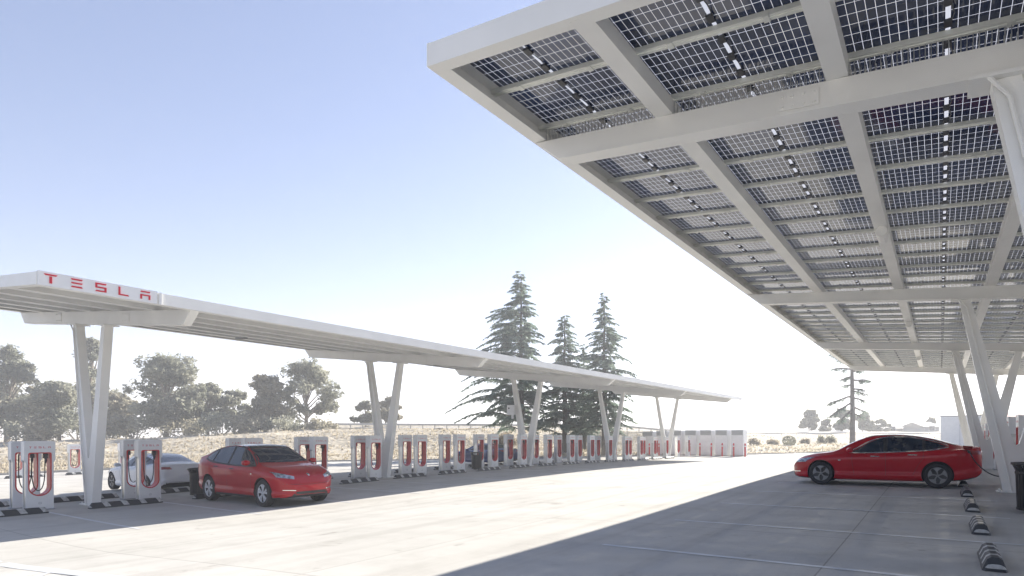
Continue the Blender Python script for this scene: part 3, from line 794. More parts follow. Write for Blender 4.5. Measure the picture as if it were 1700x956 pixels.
for i,(x,y) in enumerate([(-46.4,9.6),(-46.4,12.3),(-46.3,15.1)]):
    stop(x,y,['sunlit wheel stop at the far back row, leftmost','sunlit wheel stop at the far back row, middle','sunlit wheel stop at the far back row beside the near V column'][i],'wheel stops at the far back row')

# ------------------------------------------------------------------ litter bins
def make_bin():
    t=thing('trash_bin','','trash bin'); r=.29
    m=MB(); n=26
    for k in range(n):
        a=2*math.pi*k/n; c,s=math.cos(a),math.sin(a); tx,ty=-s*.022,c*.022
        def pr_(rr,z,o): return (c*rr+tx*o,s*rr+ty*o,z)
        pts=[(r*.92,.06),(r,.80),(r+.06,.93)]
        for (r0,z0),(r1,z1) in zip(pts,pts[1:]):
            m.hexa([pr_(r0,z0,-1),pr_(r0,z0,1),pr_(r0-.008,z0,1),pr_(r0-.008,z0,-1),pr_(r1,z1,-1),pr_(r1,z1,1),pr_(r1-.008,z1,1),pr_(r1-.008,z1,-1)])
    part('slats',m,M['bin'],t)
    m=MB(); 
    for rr,z in ((r+.06,.93),(r*.93,.08),(r,.76)): m=MB(); m.lathe([(rr-.012,z-.02),(rr+.012,z-.02),(rr+.012,z+.02),(rr-.012,z+.02)],28,closed=True); part('rim_band',m,M['bin'],t)
    m=MB(); m.lathe([(0,.05),(r*.86,.05),(r*.9,.72),(r*.86,.72),(r*.82,.08),(0,.08)],24); part('liner',m,M['black'],t,smooth=True)
    m=MB(); m.lathe([(0,0),(.16,0),(.16,.05),(0,.05)],16); part('foot',m,M['bin'],t)
    return t
b0=make_bin(); b0.location=(-21.25,10.1,lot_z(-21.25,10.1)); tag(b0,'black slatted steel bin between the silver car and the three-quarter red car','trash bin','black slatted bins')
dup(b0,(-21.5,24.4,lot_z(-21.5,24.4)),0,'black slatted steel bin among the posts in front of the blue car','black slatted bins')
dup(b0,(1.50,14.0,lot_z(1.5,14.0)),0,'black slatted steel bin cut by the right picture edge beside the V column','black slatted bins')

# ------------------------------------------------------------------ equipment cabinets and bollards
def make_cabinet():
    t=thing('equipment_cabinet','','equipment cabinet'); w_=.62
    m=MB(); m.cbox(-w_,w_,-.55,.75,.1,2.62,.02); part('housing',m,M['white_clean'],t)
    m=MB(); m.box(-w_+.1,w_-.1,-.575,-.552,.2,2.05); m.box(-w_+.14,-w_+.17,-.6,-.576,1.0,1.3); part('door',m,M['white_clean'],t)
    m=MB(); 
    for k in range(9): z=2.12+k*.05; m.hexa([(-w_+.06,-.60,z),(w_-.06,-.60,z),(w_-.06,-.552,z+.03),(-w_+.06,-.552,z+.03),(-w_+.06,-.60,z+.012),(w_-.06,-.60,z+.012),(w_-.06,-.552,z+.042),(-w_+.06,-.552,z+.042)])
    m.box(-w_+.06,w_-.06,-.5595,-.5515,2.1,2.57)
    part('vent_grille',m,M['vent'],t)
    m=MB(); m.box(-w_-.04,w_+.04,-.62,.8,-.1,.1); part('plinth',m,M['kerb'],t)
    return t
c0=make_cabinet()
xsC=[-17.1-1.62*i for i in range(7)]
CN=['rightmost of the row behind left canopy','second from the right in the row behind left canopy','third from the right in the row behind left canopy','fourth from right, just right of the last V column','fifth from right, behind the last V column','sixth from right, left of the last V column','leftmost of the row, beside the fence']
for i,x in enumerate(xsC):
    lab='white cabinet with grey vent, '+CN[i]
    if i==0: c0.location=(x,58.6,lot_z(x,58.3)); tag(c0,lab,'equipment cabinet','white cabinets at the end of the left row')
    else: dup(c0,(x,58.6,lot_z(x,58.3)),0,lab,'white cabinets at the end of the left row')
# white enclosure behind the right canopy
ex,ey=1.5,60.0; t=thing('equipment_enclosure','plain white equipment enclosure beyond the tail of the side-on red car','enclosure',(ex,ey,lot_z(ex,ey)))
m=MB(); m.cbox(-1.5,2.6,0,3.5,-.2,3.2,.03); part('wall',m,M['white_clean'],t)
m=MB(); m.box(-1.53,2.63,-.03,3.53,3.2,3.26); part('coping',m,M['grey'],t)
m=MB(); [m.box(x-.012,x+.012,-.012,-.001,0,3.15) for x in (-.1,1.3)]; part('panel_joint',m,M['grey'],t)
def make_bollard():
    t=thing('bollard','','bollard'); m=MB(); m.lathe([(0,0),(.085,0),(.085,1.2),(.07,1.27),(.035,1.31),(0,1.32)],14); part('post',m,M['red'],t,smooth=True)
    m=MB(); m.lathe([(.0855,.98),(.089,.98),(.089,1.06),(.0855,1.06)],14,closed=True); part('reflective_band',m,M['white_clean'],t); return t
bo=make_bollard()
def invY_(col,Y):
    t=(col-X0)/FPX; return Y*(t*C_-S_)/(C_+t*S_)
bx=[1237,1218,1199,1181,1162,1145,1128,1094,1078]
for i,c in enumerate(bx):
    x=invY_(c,56.9); loc=(x,56.9,lot_z(x,56.9))
    lab='thin red bollard, '+['rightmost, at the corner of the cabinet row','second from the right before the cabinets','third from the right before the cabinets','fourth from the right before the cabinets','fifth from the right before the cabinets','sixth from the right before the cabinets','just right of the last V column','just left of the last V column','leftmost before the cabinets'][i]
    if i==0: bo.location=loc; tag(bo,lab,'bollard','red bollards before the cabinets')
    else: dup(bo,loc,0,lab,'red bollards before the cabinets')
# fence left of the cabinets
t=thing('mesh_fence','grey mesh fence with white posts beside the cabinet row','fence',(-28,60,lot_z(-28,60)))
zb=lot_z(-30,60)
for k in range(5):
    x=-28.0-2.2*k; m=MB(); m.box(x-.05,x+.05,59.95,60.05,zb-.3,zb+2.65); part('post',m,M['white'],t,(-28,60,lot_z(-28,60)))
m=MB(); m.box(-36.8,-28,59.96,60.04,zb+2.6,zb+2.68); part('top_rail',m,M['white'],t,(-28,60,lot_z(-28,60)))
m=MB()
for k in range(176): x=-36.8+k*.05; m.box(x,x+.022,60.0,60.01,zb,zb+2.6)
part('mesh_screen',m,M['vent'],t,(-28,60,lot_z(-28,60)))

# ------------------------------------------------------------------ cars
def catmull(P,n):
    out=[]; m=len(P)
    for i in range(m-1):
        p0=P[max(i-1,0)]; p1=P[i]; p2=P[i+1]; p3=P[min(i+2,m-1)]
        for k in range(n):
            t=k/n; out.append(tuple(.5*((2*b)+(-a+c)*t+(2*a-5*b+4*c-d)*t*t+(-a+3*b-3*c+d)*t**3) for a,b,c,d in zip(p0,p1,p2,p3)))
    out.append(P[-1]); return out
SEDAN=dict(x=(-2.42,2.27),wb=2.875,wr=.335,tw=.79,archr=.372,
 top=[(-2.42,.98),(-2.39,1.085),(-2.30,1.10),(-2.05,1.115),(-1.75,1.19),(-1.3,1.325),(-.8,1.415),(-.35,1.44),(.05,1.425),(.4,1.33),(.75,1.165),(1.02,1.01),(1.2,.955),(1.6,.90),(1.9,.83),(2.1,.745),(2.2,.665),(2.27,.55)],
 bot=[(-2.42,.42),(-2.3,.30),(-1.9,.20),(-1.2,.155),(1.2,.155),(1.9,.17),(2.2,.21),(2.27,.27)],
 sh=[(-2.42,.93),(-2.3,1.03),(-2.0,1.02),(-1.4,.965),(-.6,.92),(.4,.89),(1.0,.87),(1.5,.82),(1.9,.74),(2.15,.65),(2.27,.52)],
 w=[(-2.42,.60),(-2.38,.70),(-2.2,.80),(-1.8,.885),(-1.4,.92),(-.5,.925),(.6,.925),(1.4,.915),(1.8,.86),(2.05,.75),(2.2,.58),(2.27,.42)],
 wr_=[(-2.42,.50),(-2.2,.66),(-1.9,.62),(-1.4,.55),(-.8,.575),(0,.595),(.4,.62),(.8,.68),(1.1,.74),(1.5,.73),(1.9,.66),(2.1,.56),(2.2,.42),(2.27,.3)],
 crown=[(-2.42,.01),(-1.8,.05),(-1,.055),(0,.055),(.6,.05),(1.1,.03),(2.27,.02)])
CROSS=dict(x=(-2.43,2.32),wb=2.89,wr=.36,tw=.82,archr=.405,
 top=[(-2.43,1.0),(-2.40,1.17),(-2.30,1.24),(-2.1,1.30),(-1.8,1.40),(-1.4,1.515),(-.9,1.595),(-.4,1.62),(.05,1.60),(.4,1.50),(.75,1.335),(1.05,1.165),(1.25,1.10),(1.6,1.045),(1.9,.97),(2.1,.88),(2.23,.78),(2.32,.62)],
 bot=[(-2.43,.50),(-2.3,.34),(-1.9,.26),(-1.2,.20),(1.2,.20),(1.9,.22),(2.2,.25),(2.32,.32)],
 sh=[(-2.43,.95),(-2.3,1.10),(-2.0,1.12),(-1.4,1.08),(-.6,1.03),(.4,1.0),(1.0,.98),(1.5,.94),(1.9,.87),(2.15,.76),(2.32,.58)],
 w=[(-2.43,.66),(-2.38,.75),(-2.2,.85),(-1.8,.93),(-1.4,.96),(-.5,.955),(.6,.955),(1.4,.955),(1.8,.92),(2.05,.83),(2.22,.68),(2.32,.50)],
 wr_=[(-2.43,.56),(-2.2,.74),(-1.9,.70),(-1.4,.65),(-.8,.62),(0,.64),(.4,.66),(.8,.71),(1.1,.77),(1.5,.78),(1.9,.72),(2.1,.63),(2.22,.5),(2.32,.36)],
 crown=[(-2.43,.01),(-1.8,.05),(-1,.05),(0,.05),(.6,.05),(1.1,.03),(2.32,.02)])
def section(D,x):
    zt=stab(D['top'],x); zb=stab(D['bot'],x); sh=stab(D['sh'],x); w_=stab(D['w'],x); wr_=stab(D['wr_'],x); cr=stab(D['crown'],x)
    sh=min(sh,zt-.03); zr=zt-cr
    if zr<sh+.01: zr=sh+.01
    mid=lerp(zb,sh,.52)
    P=[(0,zb),(w_*.45,zb),(w_*.86,zb+.005),(w_*.955,zb+.06),(w_*.985,lerp(zb,mid,.42)),(w_*.965,lerp(zb,mid,.62)),(w_*.985,mid),(w_,lerp(mid,sh,.55)),(w_*.992,lerp(mid,sh,.80)),(w_*.955,sh),
       (lerp(w_*.955,wr_,.10),lerp(sh,zr,.12)),(lerp(w_*.955,wr_,.55),lerp(sh,zr,.55)),(wr_,zr),(wr_*.86,zr+cr*.55),(wr_*.5,zt-cr*.1),(0,zt)]
    return catmull(P,3)
def body_mesh(D,paintm):
    xa,xb=D['x']; N=74
    xs_=[]
    for i in range(N+1):
        t=i/N; xs_.append(lerp(xa,xb,.5-.5*math.cos(math.pi*t) if False else t))
    xs_=sorted(set([xa,xa+.012,xa+.03,xb-.012,xb-.03]+xs_))
    mb=MB(); secs=[section(D,x) for x in xs_]; m=len(secs[0]); full=2*m-2
    for x,s in zip(xs_,secs):
        ring=[(x,y,z) for y,z in s]+[(x,-y,z) for y,z in s[-2:0:-1]]
        mb.v+=ring
    for i in range(len(xs_)-1):
        for k in range(full):
            k2=(k+1)%full; mb.f.append((i*full+k,i*full+k2,(i+1)*full+k2,(i+1)*full+k)); mb.mi.append(0)
    mb.f.append(tuple(range(full))); mb.f.append(tuple((len(xs_)-1)*full+k for k in range(full-1,-1,-1))); mb.mi+=[0,0]
    me=mb.mesh('body',[paintm,M['black']],smooth=False)
    tmp=link('tmp_body',me)
    bm=bmesh.new(); bm.from_mesh(me); bvh=BVHTree.FromBMesh(bm); bm.free()
    cut=MB()
    for sx in (-1,1):
        for sy in (-1,1):
            cy=sy*.86
            cut.lathe([(0,cy-.26),(D['archr'],cy-.26),(D['archr'],cy+.3),(0,cy+.3)],40,'y',(sx*D['wb']/2,0,D['wr']+.012))
    cme=cut.mesh('tmp_cut',M['black']); bm=bmesh.new(); bm.from_mesh(cme); bmesh.ops.remove_doubles(bm,verts=bm.verts,dist=1e-5); bmesh.ops.recalc_face_normals(bm,faces=bm.faces); bm.to_mesh(cme); bm.free()
    cobj=link('tmp_cut',cme)
    md=tmp.modifiers.new('b','BOOLEAN'); md.operation='DIFFERENCE'; md.object=cobj; md.solver='EXACT'
    dg=bpy.context.evaluated_depsgraph_get(); dg.update()
    out=bpy.data.meshes.new_from_object(tmp.evaluated_get(dg)); out.name='body'
    bpy.data.objects.remove(tmp); bpy.data.objects.remove(cobj)
    if len(out.materials)<2: out.materials.clear(); out.materials.append(paintm); out.materials.append(M['black'])
    for p in out.polygons:
        p.use_smooth=True; inw=False
        for sx in (-1,1):
            ok=True
            for vi in p.vertices:
                v=out.vertices[vi].co
                if math.hypot(v.x-sx*D['wb']/2,v.z-D['wr']-.012)>D['archr']+.004: ok=False;break
            if ok: inw=True
        p.material_index=1 if inw else 0
        zc=sum(out.vertices[i].co.z for i in p.vertices)/len(p.vertices)
        if p.normal.z<-.6 and zc<.35: p.material_index=1
    try: out.set_sharp_from_angle(angle=R(32))
    except Exception: pass
    return out,bvh
def patch(bvh,fn,proj,nu,nv,off=.004,mir=False):
    """fn(u,v)->2d point in the projection plane; proj 'side+','side-','top','front','rear'"""
    mb=MB(); P=[]
    for j in range(nv+1):
        for i in range(nu+1):
            a,b=fn(i/nu,j/nv)
            if proj=='side': o,d=Vector((a,-3,b)),Vector((0,1,0))
            elif proj=='side2': o,d=Vector((a,3,b)),Vector((0,-1,0))
            elif proj=='top': o,d=Vector((a,b,4)),Vector((0,0,-1))
            elif proj=='front': o,d=Vector((5,a,b)),Vector((-1,0,0))
            elif proj=='rear': o,d=Vector((-5,a,b)),Vector((1,0,0))
            h=bvh.ray_cast(o,d)
            if h[0] is None:
                q=P[-1] if P else o
                P.append(Vector(q)); continue
            nrm=h[1]; 
            if nrm.dot(d)>0: nrm=-nrm
            P.append(h[0]+nrm*off)
    fs=[]
    for j in range(nv):
        for i in range(nu):
            a=j*(nu+1)+i; fs.append((a,a+1,a+nu+2,a+nu+1))
    mb.add(P,fs); return mb
def ptab(top,bot,x0,x1):     # region between two curves
    return lambda u,v:(lerp(x0,x1,u),lerp(stab(bot,lerp(x0,x1,u)),stab(top,lerp(x0,x1,u)),v))
def quadfn(a,b,c,d):          # a..b bottom, d..c top
    return lambda u,v:(lerp(lerp(a[0],b[0],u),lerp(d[0],c[0],u),v),lerp(lerp(a[1],b[1],u),lerp(d[1],c[1],u),v))
def linefn(pts,wd):
    # thin strip following a polyline (2d), parametrised by length
    L=[0]
    for a,b in zip(pts,pts[1:]): L.append(L[-1]+math.dist(a,b))
    def f(u,v):
        s=u*L[-1]
        for i in range(len(pts)-1):
            if s<=L[i+1]+1e-9: break
        a,b=pts[i],pts[i+1]; t=(s-L[i])/max(1e-9,(L[i+1]-L[i])); d=((b[0]-a[0]),(b[1]-a[1])); n_=math.hypot(*d); nx_,ny_=-d[1]/n_,d[0]/n_
        return (lerp(a[0],b[0],t)+nx_*wd*(v-.5),lerp(a[1],b[1],t)+ny_*wd*(v-.5))
    return f
def join(*mbs):
    r=MB()
    for m in mbs:
        b=len(r.v); r.v+=m.v; r.f+=[tuple(b+i for i in f) for f in m.f]; r.mi+=m.mi
    return r
def make_wheel(style,r,parent,loc,side):
    w_=link('wheel',None,parent,loc); w_.empty_display_size=.1
    # outer side towards side*Y
    s=side
    m=MB(); tw=.115
    m.lathe([(r*.68,-tw*.9),(r*.90,-tw),(r*.985,-tw*.8),(r,-tw*.4),(r,tw*.4),(r*.985,tw*.8),(r*.90,tw),(r*.68,tw*.9),(r*.66,0)],40,'y',closed=True)
    part('tyre',m,M['tyre'],w_,smooth=True)
    R_=r*.685
    m=MB(); m.lathe([(R_,tw*.88*s),(R_*.97,tw*.80*s),(R_*.95,tw*.1*s),(R_*.4,tw*.0*s),(0,0)],36,'y'); part('rim',m,M['dark'] if style=='aero' else M['dark'],w_,smooth=True)
    m=MB(); fy=tw*.80*s; bk=fy-.02*s
    m.lathe([(R_*.93,fy-.01*s),(R_*.985,fy+.004*s),(R_*.99,fy-.03*s),(R_*.93,fy-.03*s)],36,'y',closed=True)
    n=5
    for k in range(n):
        a0=2*math.pi*k/n+.3
        def pol(rr,da): return (rr*math.cos(a0+da),rr*math.sin(a0+da))
        if style=='aero':
            poly=[pol(R_*.12,-.5),pol(R_*.30,-.22),pol(R_*.55,-.28),pol(R_*.80,-.44),pol(R_*.96,-.50),pol(R_*.96,-.17),pol(R_*.96,.17),pol(R_*.96,.50),pol(R_*.84,.40),pol(R_*.55,.06),pol(R_*.30,.20),pol(R_*.12,.5)]
        else:
            for da in (-.17,.17):
                poly=[pol(R_*.10,da*2.5-.2),pol(R_*.5,da*1.0-.15),pol(R_*.96,da*1.35-.15),pol(R_*.96,da*1.35+.15),pol(R_*.5,da*1.0+.15),pol(R_*.10,da*2.5+.2)]
                m.prism(poly,'y',bk,fy)
            continue
        m.prism(poly,'y',bk,fy)
    m.lathe([(0,fy+.012*s),(R_*.13,fy+.012*s),(R_*.17,fy),(R_*.17,bk)],18,'y')
    part('wheel_cover',m,M['rim_grey'] if style=='aero' else M['rim_silver'],w_)
    return w_
def make_car(D,kind,paintm,style,label,loc,rz,port=False,tint='glass'):
    t=thing('parked_car',label,'car',loc,rz)
    me,bvh=body_mesh(D,paintm)
    body=link('body',me,t)
    cross=kind=='cross'; dz=.0
    dy=D['wb']/2
    for sx in (-1,1):
        for sy in (-1,1): make_wheel(style,D['wr'],t,(sx*dy,sy*(D['tw']),D['wr']),sy)
    if cross:
        lo=[(-1.75,1.235),(-1.2,1.13),(-.4,1.085),(.5,1.06),(.98,1.075)]
        hi=[(-1.75,1.25),(-1.5,1.40),(-1.1,1.51),(-.5,1.575),(0,1.545),(.35,1.455),(.7,1.275),(.98,1.085)]
        x0,x1=-1.75,.98; pil=[(-.42,-.33),(-1.28,-1.22)]
    else:
        lo=[(-1.64,1.10),(-1.2,1.015),(-.4,.965),(.3,.94),(.64,.94)]
        hi=[(-1.64,1.115),(-1.45,1.19),(-1.1,1.285),(-.75,1.345),(-.4,1.355),(-.1,1.315),(.2,1.20),(.45,1.045),(.64,.95)]
        x0,x1=-1.64,.64; pil=[(-.26,-.18),(-1.16,-1.10)]
    segs=[]; a=x1
    for p1,p0 in [(q[1],q[0]) for q in pil]: segs.append((p1,a)); a=p0
    segs.append((x0,a))
    for sd_ in ('side','side2'):
        o=part('window_trim',join(patch(bvh,lambda u,v:(lerp(x0-.05,x1+.05,u),lerp(stab(lo,lerp(x0,x1,u))-.03,stab(lo,lerp(x0,x1,u))+.0,v)),sd_,36,1,.005),
             patch(bvh,lambda u,v:(lerp(x0-.05,x1+.05,u),lerp(stab(hi,lerp(x0,x1,u))+.0,stab(hi,lerp(x0,x1,u))+.032,v)),sd_,36,1,.005)),
             M['black'] if cross else M['chrome'],t,smooth=True)
        part('window_surround',patch(bvh,ptab(hi,lo,x0,x1),sd_,48,4,.0035),M['black'],t,smooth=True)
        for i,(p,q) in enumerate(segs):
            part('window',patch(bvh,ptab([(a_,b_-.012) for a_,b_ in hi],[(a_,b_+.006) for a_,b_ in lo],p+.01,q-.01),sd_,22,6,.0065),M['glass'],t,smooth=True)
        # door shut lines
        xd=[x1-.02 if not cross else x1-.06,(pil[0][0]+pil[0][1])/2,pil[1][1]-.02]
        zs=.30 if not cross else .36
        rear_cut=[(xd[2],stab(lo,xd[2])),(xd[2]+.0,.8),(xd[2]+.13,.60),(xd[2]+.25,zs+.04)]
        for ln in ([(xd[0]-.02,stab(lo,xd[0])-.03),(xd[0]-.0,.75),(xd[0]-.06,zs)],[(xd[1],stab(lo,xd[1])-.03),(xd[1]-.01,.7),(xd[1],zs)],rear_cut):
            part('door_seam',patch(bvh,linefn(ln,.007),sd_,16,1,.002),M['black'],t)
        part('sill_trim',patch(bvh,linefn([(-dy+.42,zs-.10),(dy-.42,zs-.10)],.05),sd_,20,1,.003),M['black'] if cross else paintm,t)
        for xh in (pil[0][1]+.10,pil[1][1]+.12):
            zh=stab(lo,xh)-.13
            part('door_handle',patch(bvh,quadfn((xh-.0,zh),(xh+.22,zh-.0),(xh+.22,zh+.03),(xh,zh+.022)),sd_,6,1,.008),M['chrome'] if not cross else M['black'],t)
        xm=dy-.52; part('side_marker',patch(bvh,quadfn((xm,.70 if not cross else .84),(xm+.05,.70 if not cross else .84),(xm+.05,.73 if not cross else .87),(xm-.02,.73 if not cross else .87)),sd_,3,1,.006),M['chrome'],t)
    # glass roof, windscreen, rear screen
    if cross: wsx=[(1.10,.42)]; wb_,wt_,rf0,rf1,rr0,rr1=1.13,.33,.315,-1.30,-1.34,-2.06
    else: wb_,wt_,rf0,rf1,rr0,rr1=1.02,.30,.24,-.62,-.66,-1.86
    wf=lambda x:stab(D['wr_'],x)
    part('windscreen',patch(bvh,lambda u,v:(lerp(wb_-.10*abs(2*v-1)**2,wt_,u),(2*v-1)*(wf(lerp(wb_,wt_,u))-.02)),'top',14,20,.005),M['glass'],t,smooth=True)
    part('glass_roof',patch(bvh,lambda u,v:(lerp(rf0,rf1,u),(2*v-1)*(wf(lerp(rf0,rf1,u))-.02)),'top',14,14,.005),M['roof_glass'],t,smooth=True)
    part('rear_screen',patch(bvh,lambda u,v:(lerp(rr0,rr1,u),(2*v-1)*(wf(lerp(rr0,rr1,u))-.04)),'top',14,14,.005),M['glass'],t,smooth=True)
    # bonnet seams
    zf_=D['top'][-1][1]
    for s in (-1,1):
        part('bonnet_seam',patch(bvh,linefn([(wb_-.02,s*(wf(1.1)-.01)),(1.5,s*(wf(1.5)-.02)),(1.95,s*(wf(1.95)-.1)),(2.12,s*(wf(2.1)-.2))],.008),'top',16,1,.002),M['black'],t)
        # headlights: swept wedges on the front corner
        h0=.60 if not cross else .74
        f=quadfn((s*.47,h0-.01),(s*.845,h0+.05),(s*.87,h0+.19),(s*.45,h0+.065))
        part('headlight',patch(bvh,f,'front',12,5,.006),M['lamp'],t,smooth=True,fixn=False)
        f=quadfn((s*.46,.34 if not cross else .43),(s*.74,.36 if not cross else .45),(s*.75,.38 if not cross else .47),(s*.47,.365 if not cross else .455))
        part('fog_lamp_strip',patch(bvh,f,'front',8,2,.006),M['chrome'],t)
        f=quadfn((s*.42,.90 if not cross else .98),(s*.80,.90 if not cross else .99),(s*.83,1.0 if not cross else 1.09),(s*.50,.985 if not cross else 1.07))
        part('tail_lamp',patch(bvh,f,'rear',10,4,.006),M['tail'],t,smooth=True)
        # wrap of the tail lamp on the side
        z0_=.92 if not cross else 1.0
        part('tail_lamp',patch(bvh,quadfn((-2.28,z0_),(-2.02,z0_+.07),(-2.02,z0_+.095),(-2.30,z0_+.08)),'side' if s<0 else 'side2',8,3,.006),M['tail'],t,smooth=True)
    b0_=.225 if not cross else .285
    part('lower_intake',patch(bvh,quadfn((-.56,b0_),(.56,b0_),(.48,b0_+.12),(-.48,b0_+.12)),'front',16,4,.004),M['black'],t)
    part('rear_diffuser',patch(bvh,quadfn((-.62,.34 if not cross else .42),(.62,.34 if not cross else .42),(.60,.44 if not cross else .55),(-.60,.44 if not cross else .55)),'rear',12,2,.004),M['black'],t)
    part('bumper_seam',patch(bvh,linefn([(-.75,.50 if not cross else .62),(0,.47 if not cross else .58),(.75,.50 if not cross else .62)],.008),'front',20,1,.002),M['black'],t) if cross else None
    part('front_emblem',patch(bvh,quadfn((-.02,h0+.06),(.02,h0+.06),(.04,h0+.12),(-.04,h0+.12)),'front',3,2,.006),M['chrome'],t)
    # mirrors
    for s in (-1,1):
        zc=1.0 if not cross else 1.15; xc=.66 if not cross else .84; y0=.90 if not cross else .95
        m=MB(); prof=[(0,-.11),(.045,-.105),(.075,-.05),(.08,.02),(.06,.09),(0,.11)]
        rings=[]
        for a,b in prof:
            rings.append([(xc+a*1.15*math.cos(q)-.01+ (.02 if a else 0)*0,s*(y0+.09)+s*b*.95,zc+a*.95*math.sin(q)) for q in [2*math.pi*k/12 for k in range(12)]])
        vs=[p for r_ in rings for p in r_]; fs=[]
        for i in range(len(rings)-1):
            for k in range(12): k2=(k+1)%12; fs.append((i*12+k,i*12+k2,(i+1)*12+k2,(i+1)*12+k))
        m.add(vs,fs); mo=part('mirror',m,paintm,t,smooth=True)
        m=MB(); m.hexa([(xc-.02,s*(y0-.10),zc-.07),(xc+.05,s*(y0-.10),zc-.07),(xc+.04,s*(y0+.02),zc-.05),(xc-.02,s*(y0+.02),zc-.05),(xc-.02,s*(y0-.10),zc-.045),(xc+.05,s*(y0-.10),zc-.045),(xc+.04,s*(y0+.02),zc-.02),(xc-.02,s*(y0+.02),zc-.02)]); part('mirror_arm',m,M['black'],mo)
    if port:
        # open charge flap on the left rear
        m=MB(); h=bvh.ray_cast(Vector((-2.10,3,1.02)),Vector((0,-1,0))); y_=h[0].y
        m.hexa([(-2.19,y_,1.03),(-2.02,y_,1.03),(-2.02,y_+.01,1.03),(-2.19,y_+.01,1.03),(-2.22,y_+.10,1.11),(-2.0,y_+.10,1.13),(-2.0,y_+.11,1.13),(-2.22,y_+.11,1.11)])
        part('charge_flap',m,M['tail'],t)
        m=MB(); m.lathe([(0,y_+.02),(.035,y_+.02),(.035,y_-.03)],12,'y',(-2.12,0,.985)); part('charge_socket',m,M['dark'],t)
    return t,bvh
def gz(x,y): return lot_z(x,y)
cx,cy=-1.5,19.13
m3,bv=make_car(SEDAN,'sedan',M['car_red'],'aero','dark red sedan seen side-on under the right canopy, plugged in at its tail',(cx,cy,gz(cx,cy)),math.pi,port=True)
m3.rotation_euler=(0,math.atan((gz(.0,cy)-gz(-2.9,cy))/2.9),math.pi)
cx,cy=-17.95,10.45
my,bv=make_car(CROSS,'cross',M['car_red2'],'spoke','bright red crossover at left facing the aisle, its bonnet towards the camera',(cx,cy,gz(cx,cy)),0)
my.scale=(1.03,1.03,1.09)
cx,cy=-26.1,10.75
m4,_=make_car(SEDAN,'sedan',M['car_white'],'aero','silver white sedan behind the near V column on the left',(cx,cy,gz(cx,cy)),math.pi)
cx,cy=-26.3,30.6
m5,_=make_car(SEDAN,'sedan',M['car_blue'],'aero','dark blue sedan far back, seen between the charging posts',(cx,cy,gz(cx,cy)),math.pi)
# charging cable from the side-on car to the post behind it
p0=Vector((cx:=-1.5,0,0)); 
yl=19.13-.86
zc0=gz(.6,19.1)+.985
pts=[(.62,yl+.02,zc0),(.64,yl-.12,zc0-.03),(.78,yl-.16,zc0-.30),(1.05,yl-.1,zc0-.55),(1.35,yl+.15,zc0-.62),(1.7,yl+.5,zc0-.45),(2.02,yl+.68,zc0-.1)]
m=MB(); m.tube(catmull([tuple(p) for p in pts],5),.015,7); m.tube([(.62,yl+.03,zc0),(.62,yl-.12,zc0-.02)],[.028,.034],8)
single('charging_cable',m,M['black'],'black charging cable hanging between the side-on red car and its post','cable',smooth=True)

# ------------------------------------------------------------------ vegetation
def leaf_cloud(mb,c,r,n,size,rg,flat=1.0):
    for _ in range(n):
        while True:
            q=(rg.gauss(0,.42),rg.gauss(0,.42),rg.gauss(0,.42))
            if q[0]**2+q[1]**2+q[2]**2<1.2: break
        p=Vector((c[0]+q[0]*r,c[1]+q[1]*r,c[2]+q[2]*r*flat))
        a=Vector((rg.uniform(-1,1),rg.uniform(-1,1),rg.uniform(-1,.6))).normalized()
        b=a.cross(Vector((rg.uniform(-1,1),rg.uniform(-1,1),rg.uniform(-1,1)))).normalized()
        s=size*rg.uniform(.6,1.4); a*=s; b*=s*.42
        i=len(mb.v); mb.v+=[tuple(p-a),tuple(p+b),tuple(p+a),tuple(p-b)]; mb.f.append((i,i+1,i+2,i+3)); mb.mi.append(0)
def leafy_tree(col,depth,topy,wpx,label,rg,mt='euc',sparse=1.0,basey=None,group='hazy trees behind the dry field',lean=0,cat='tree'):
    x,y=world(col,depth); zb=terr(x,y)-.3; s=FPX/depth
    H=(H0-topy)/s+CZ-zb; Wd=wpx/s
    t=thing('leafy_tree',label,cat,(x,y,zb),0,group)
    tr=MB(); lf=MB()
    tr.tube([(0,0,0),(.1*lean,.1,H*.3),(.3*lean,0,H*.62)],[.03*H,.022*H,.012*H],7)
    nc=int(22*sparse+6)
    cl=[]
    for k in range(nc):
        h=rg.uniform(.22,.97); wv=math.sin(math.pi*min(1,max(.0,(h*.93+.05))))**.55
        a=rg.uniform(0,2*math.pi); rr=Wd*.5*wv*math.sqrt(rg.uniform(.0,1))*.8
        c=(math.cos(a)*rr+lean*h,math.sin(a)*rr,h*H); cl.append(c)
    cl.append((lean,0,H*.93)); cl.append((Wd*.12,0,H*.80))
    for c in cl:
        b0=(.2*lean,0,max(H*.12,c[2]*.55)); md=((b0[0]+c[0])*.5,(b0[1]+c[1])*.5,(b0[2]+c[2])*.5+.03*H)
        tr.tube([b0,md,c],[.011*H,.007*H,.002*H],5)
        r_=min(Wd*.20,H*.15)*rg.uniform(.5,1.25)
        leaf_cloud(lf,c,r_,int(130+40*sparse),.30,rg,.85)
        for _ in range(5):
            a=rg.uniform(0,6.28); q=(c[0]+math.cos(a)*r_*.9,c[1]+math.sin(a)*r_*.9,c[2]+rg.uniform(-.6,.6)*r_)
            tr.tube([c,q],[.004*H,.0015*H],4); leaf_cloud(lf,q,r_*.34,42,.24,rg)
    part('trunk',tr,M['euc_bark'],t,smooth=True); part('crown',lf,M[mt],t,fixn=False)
    return t
rg=random.Random(11)
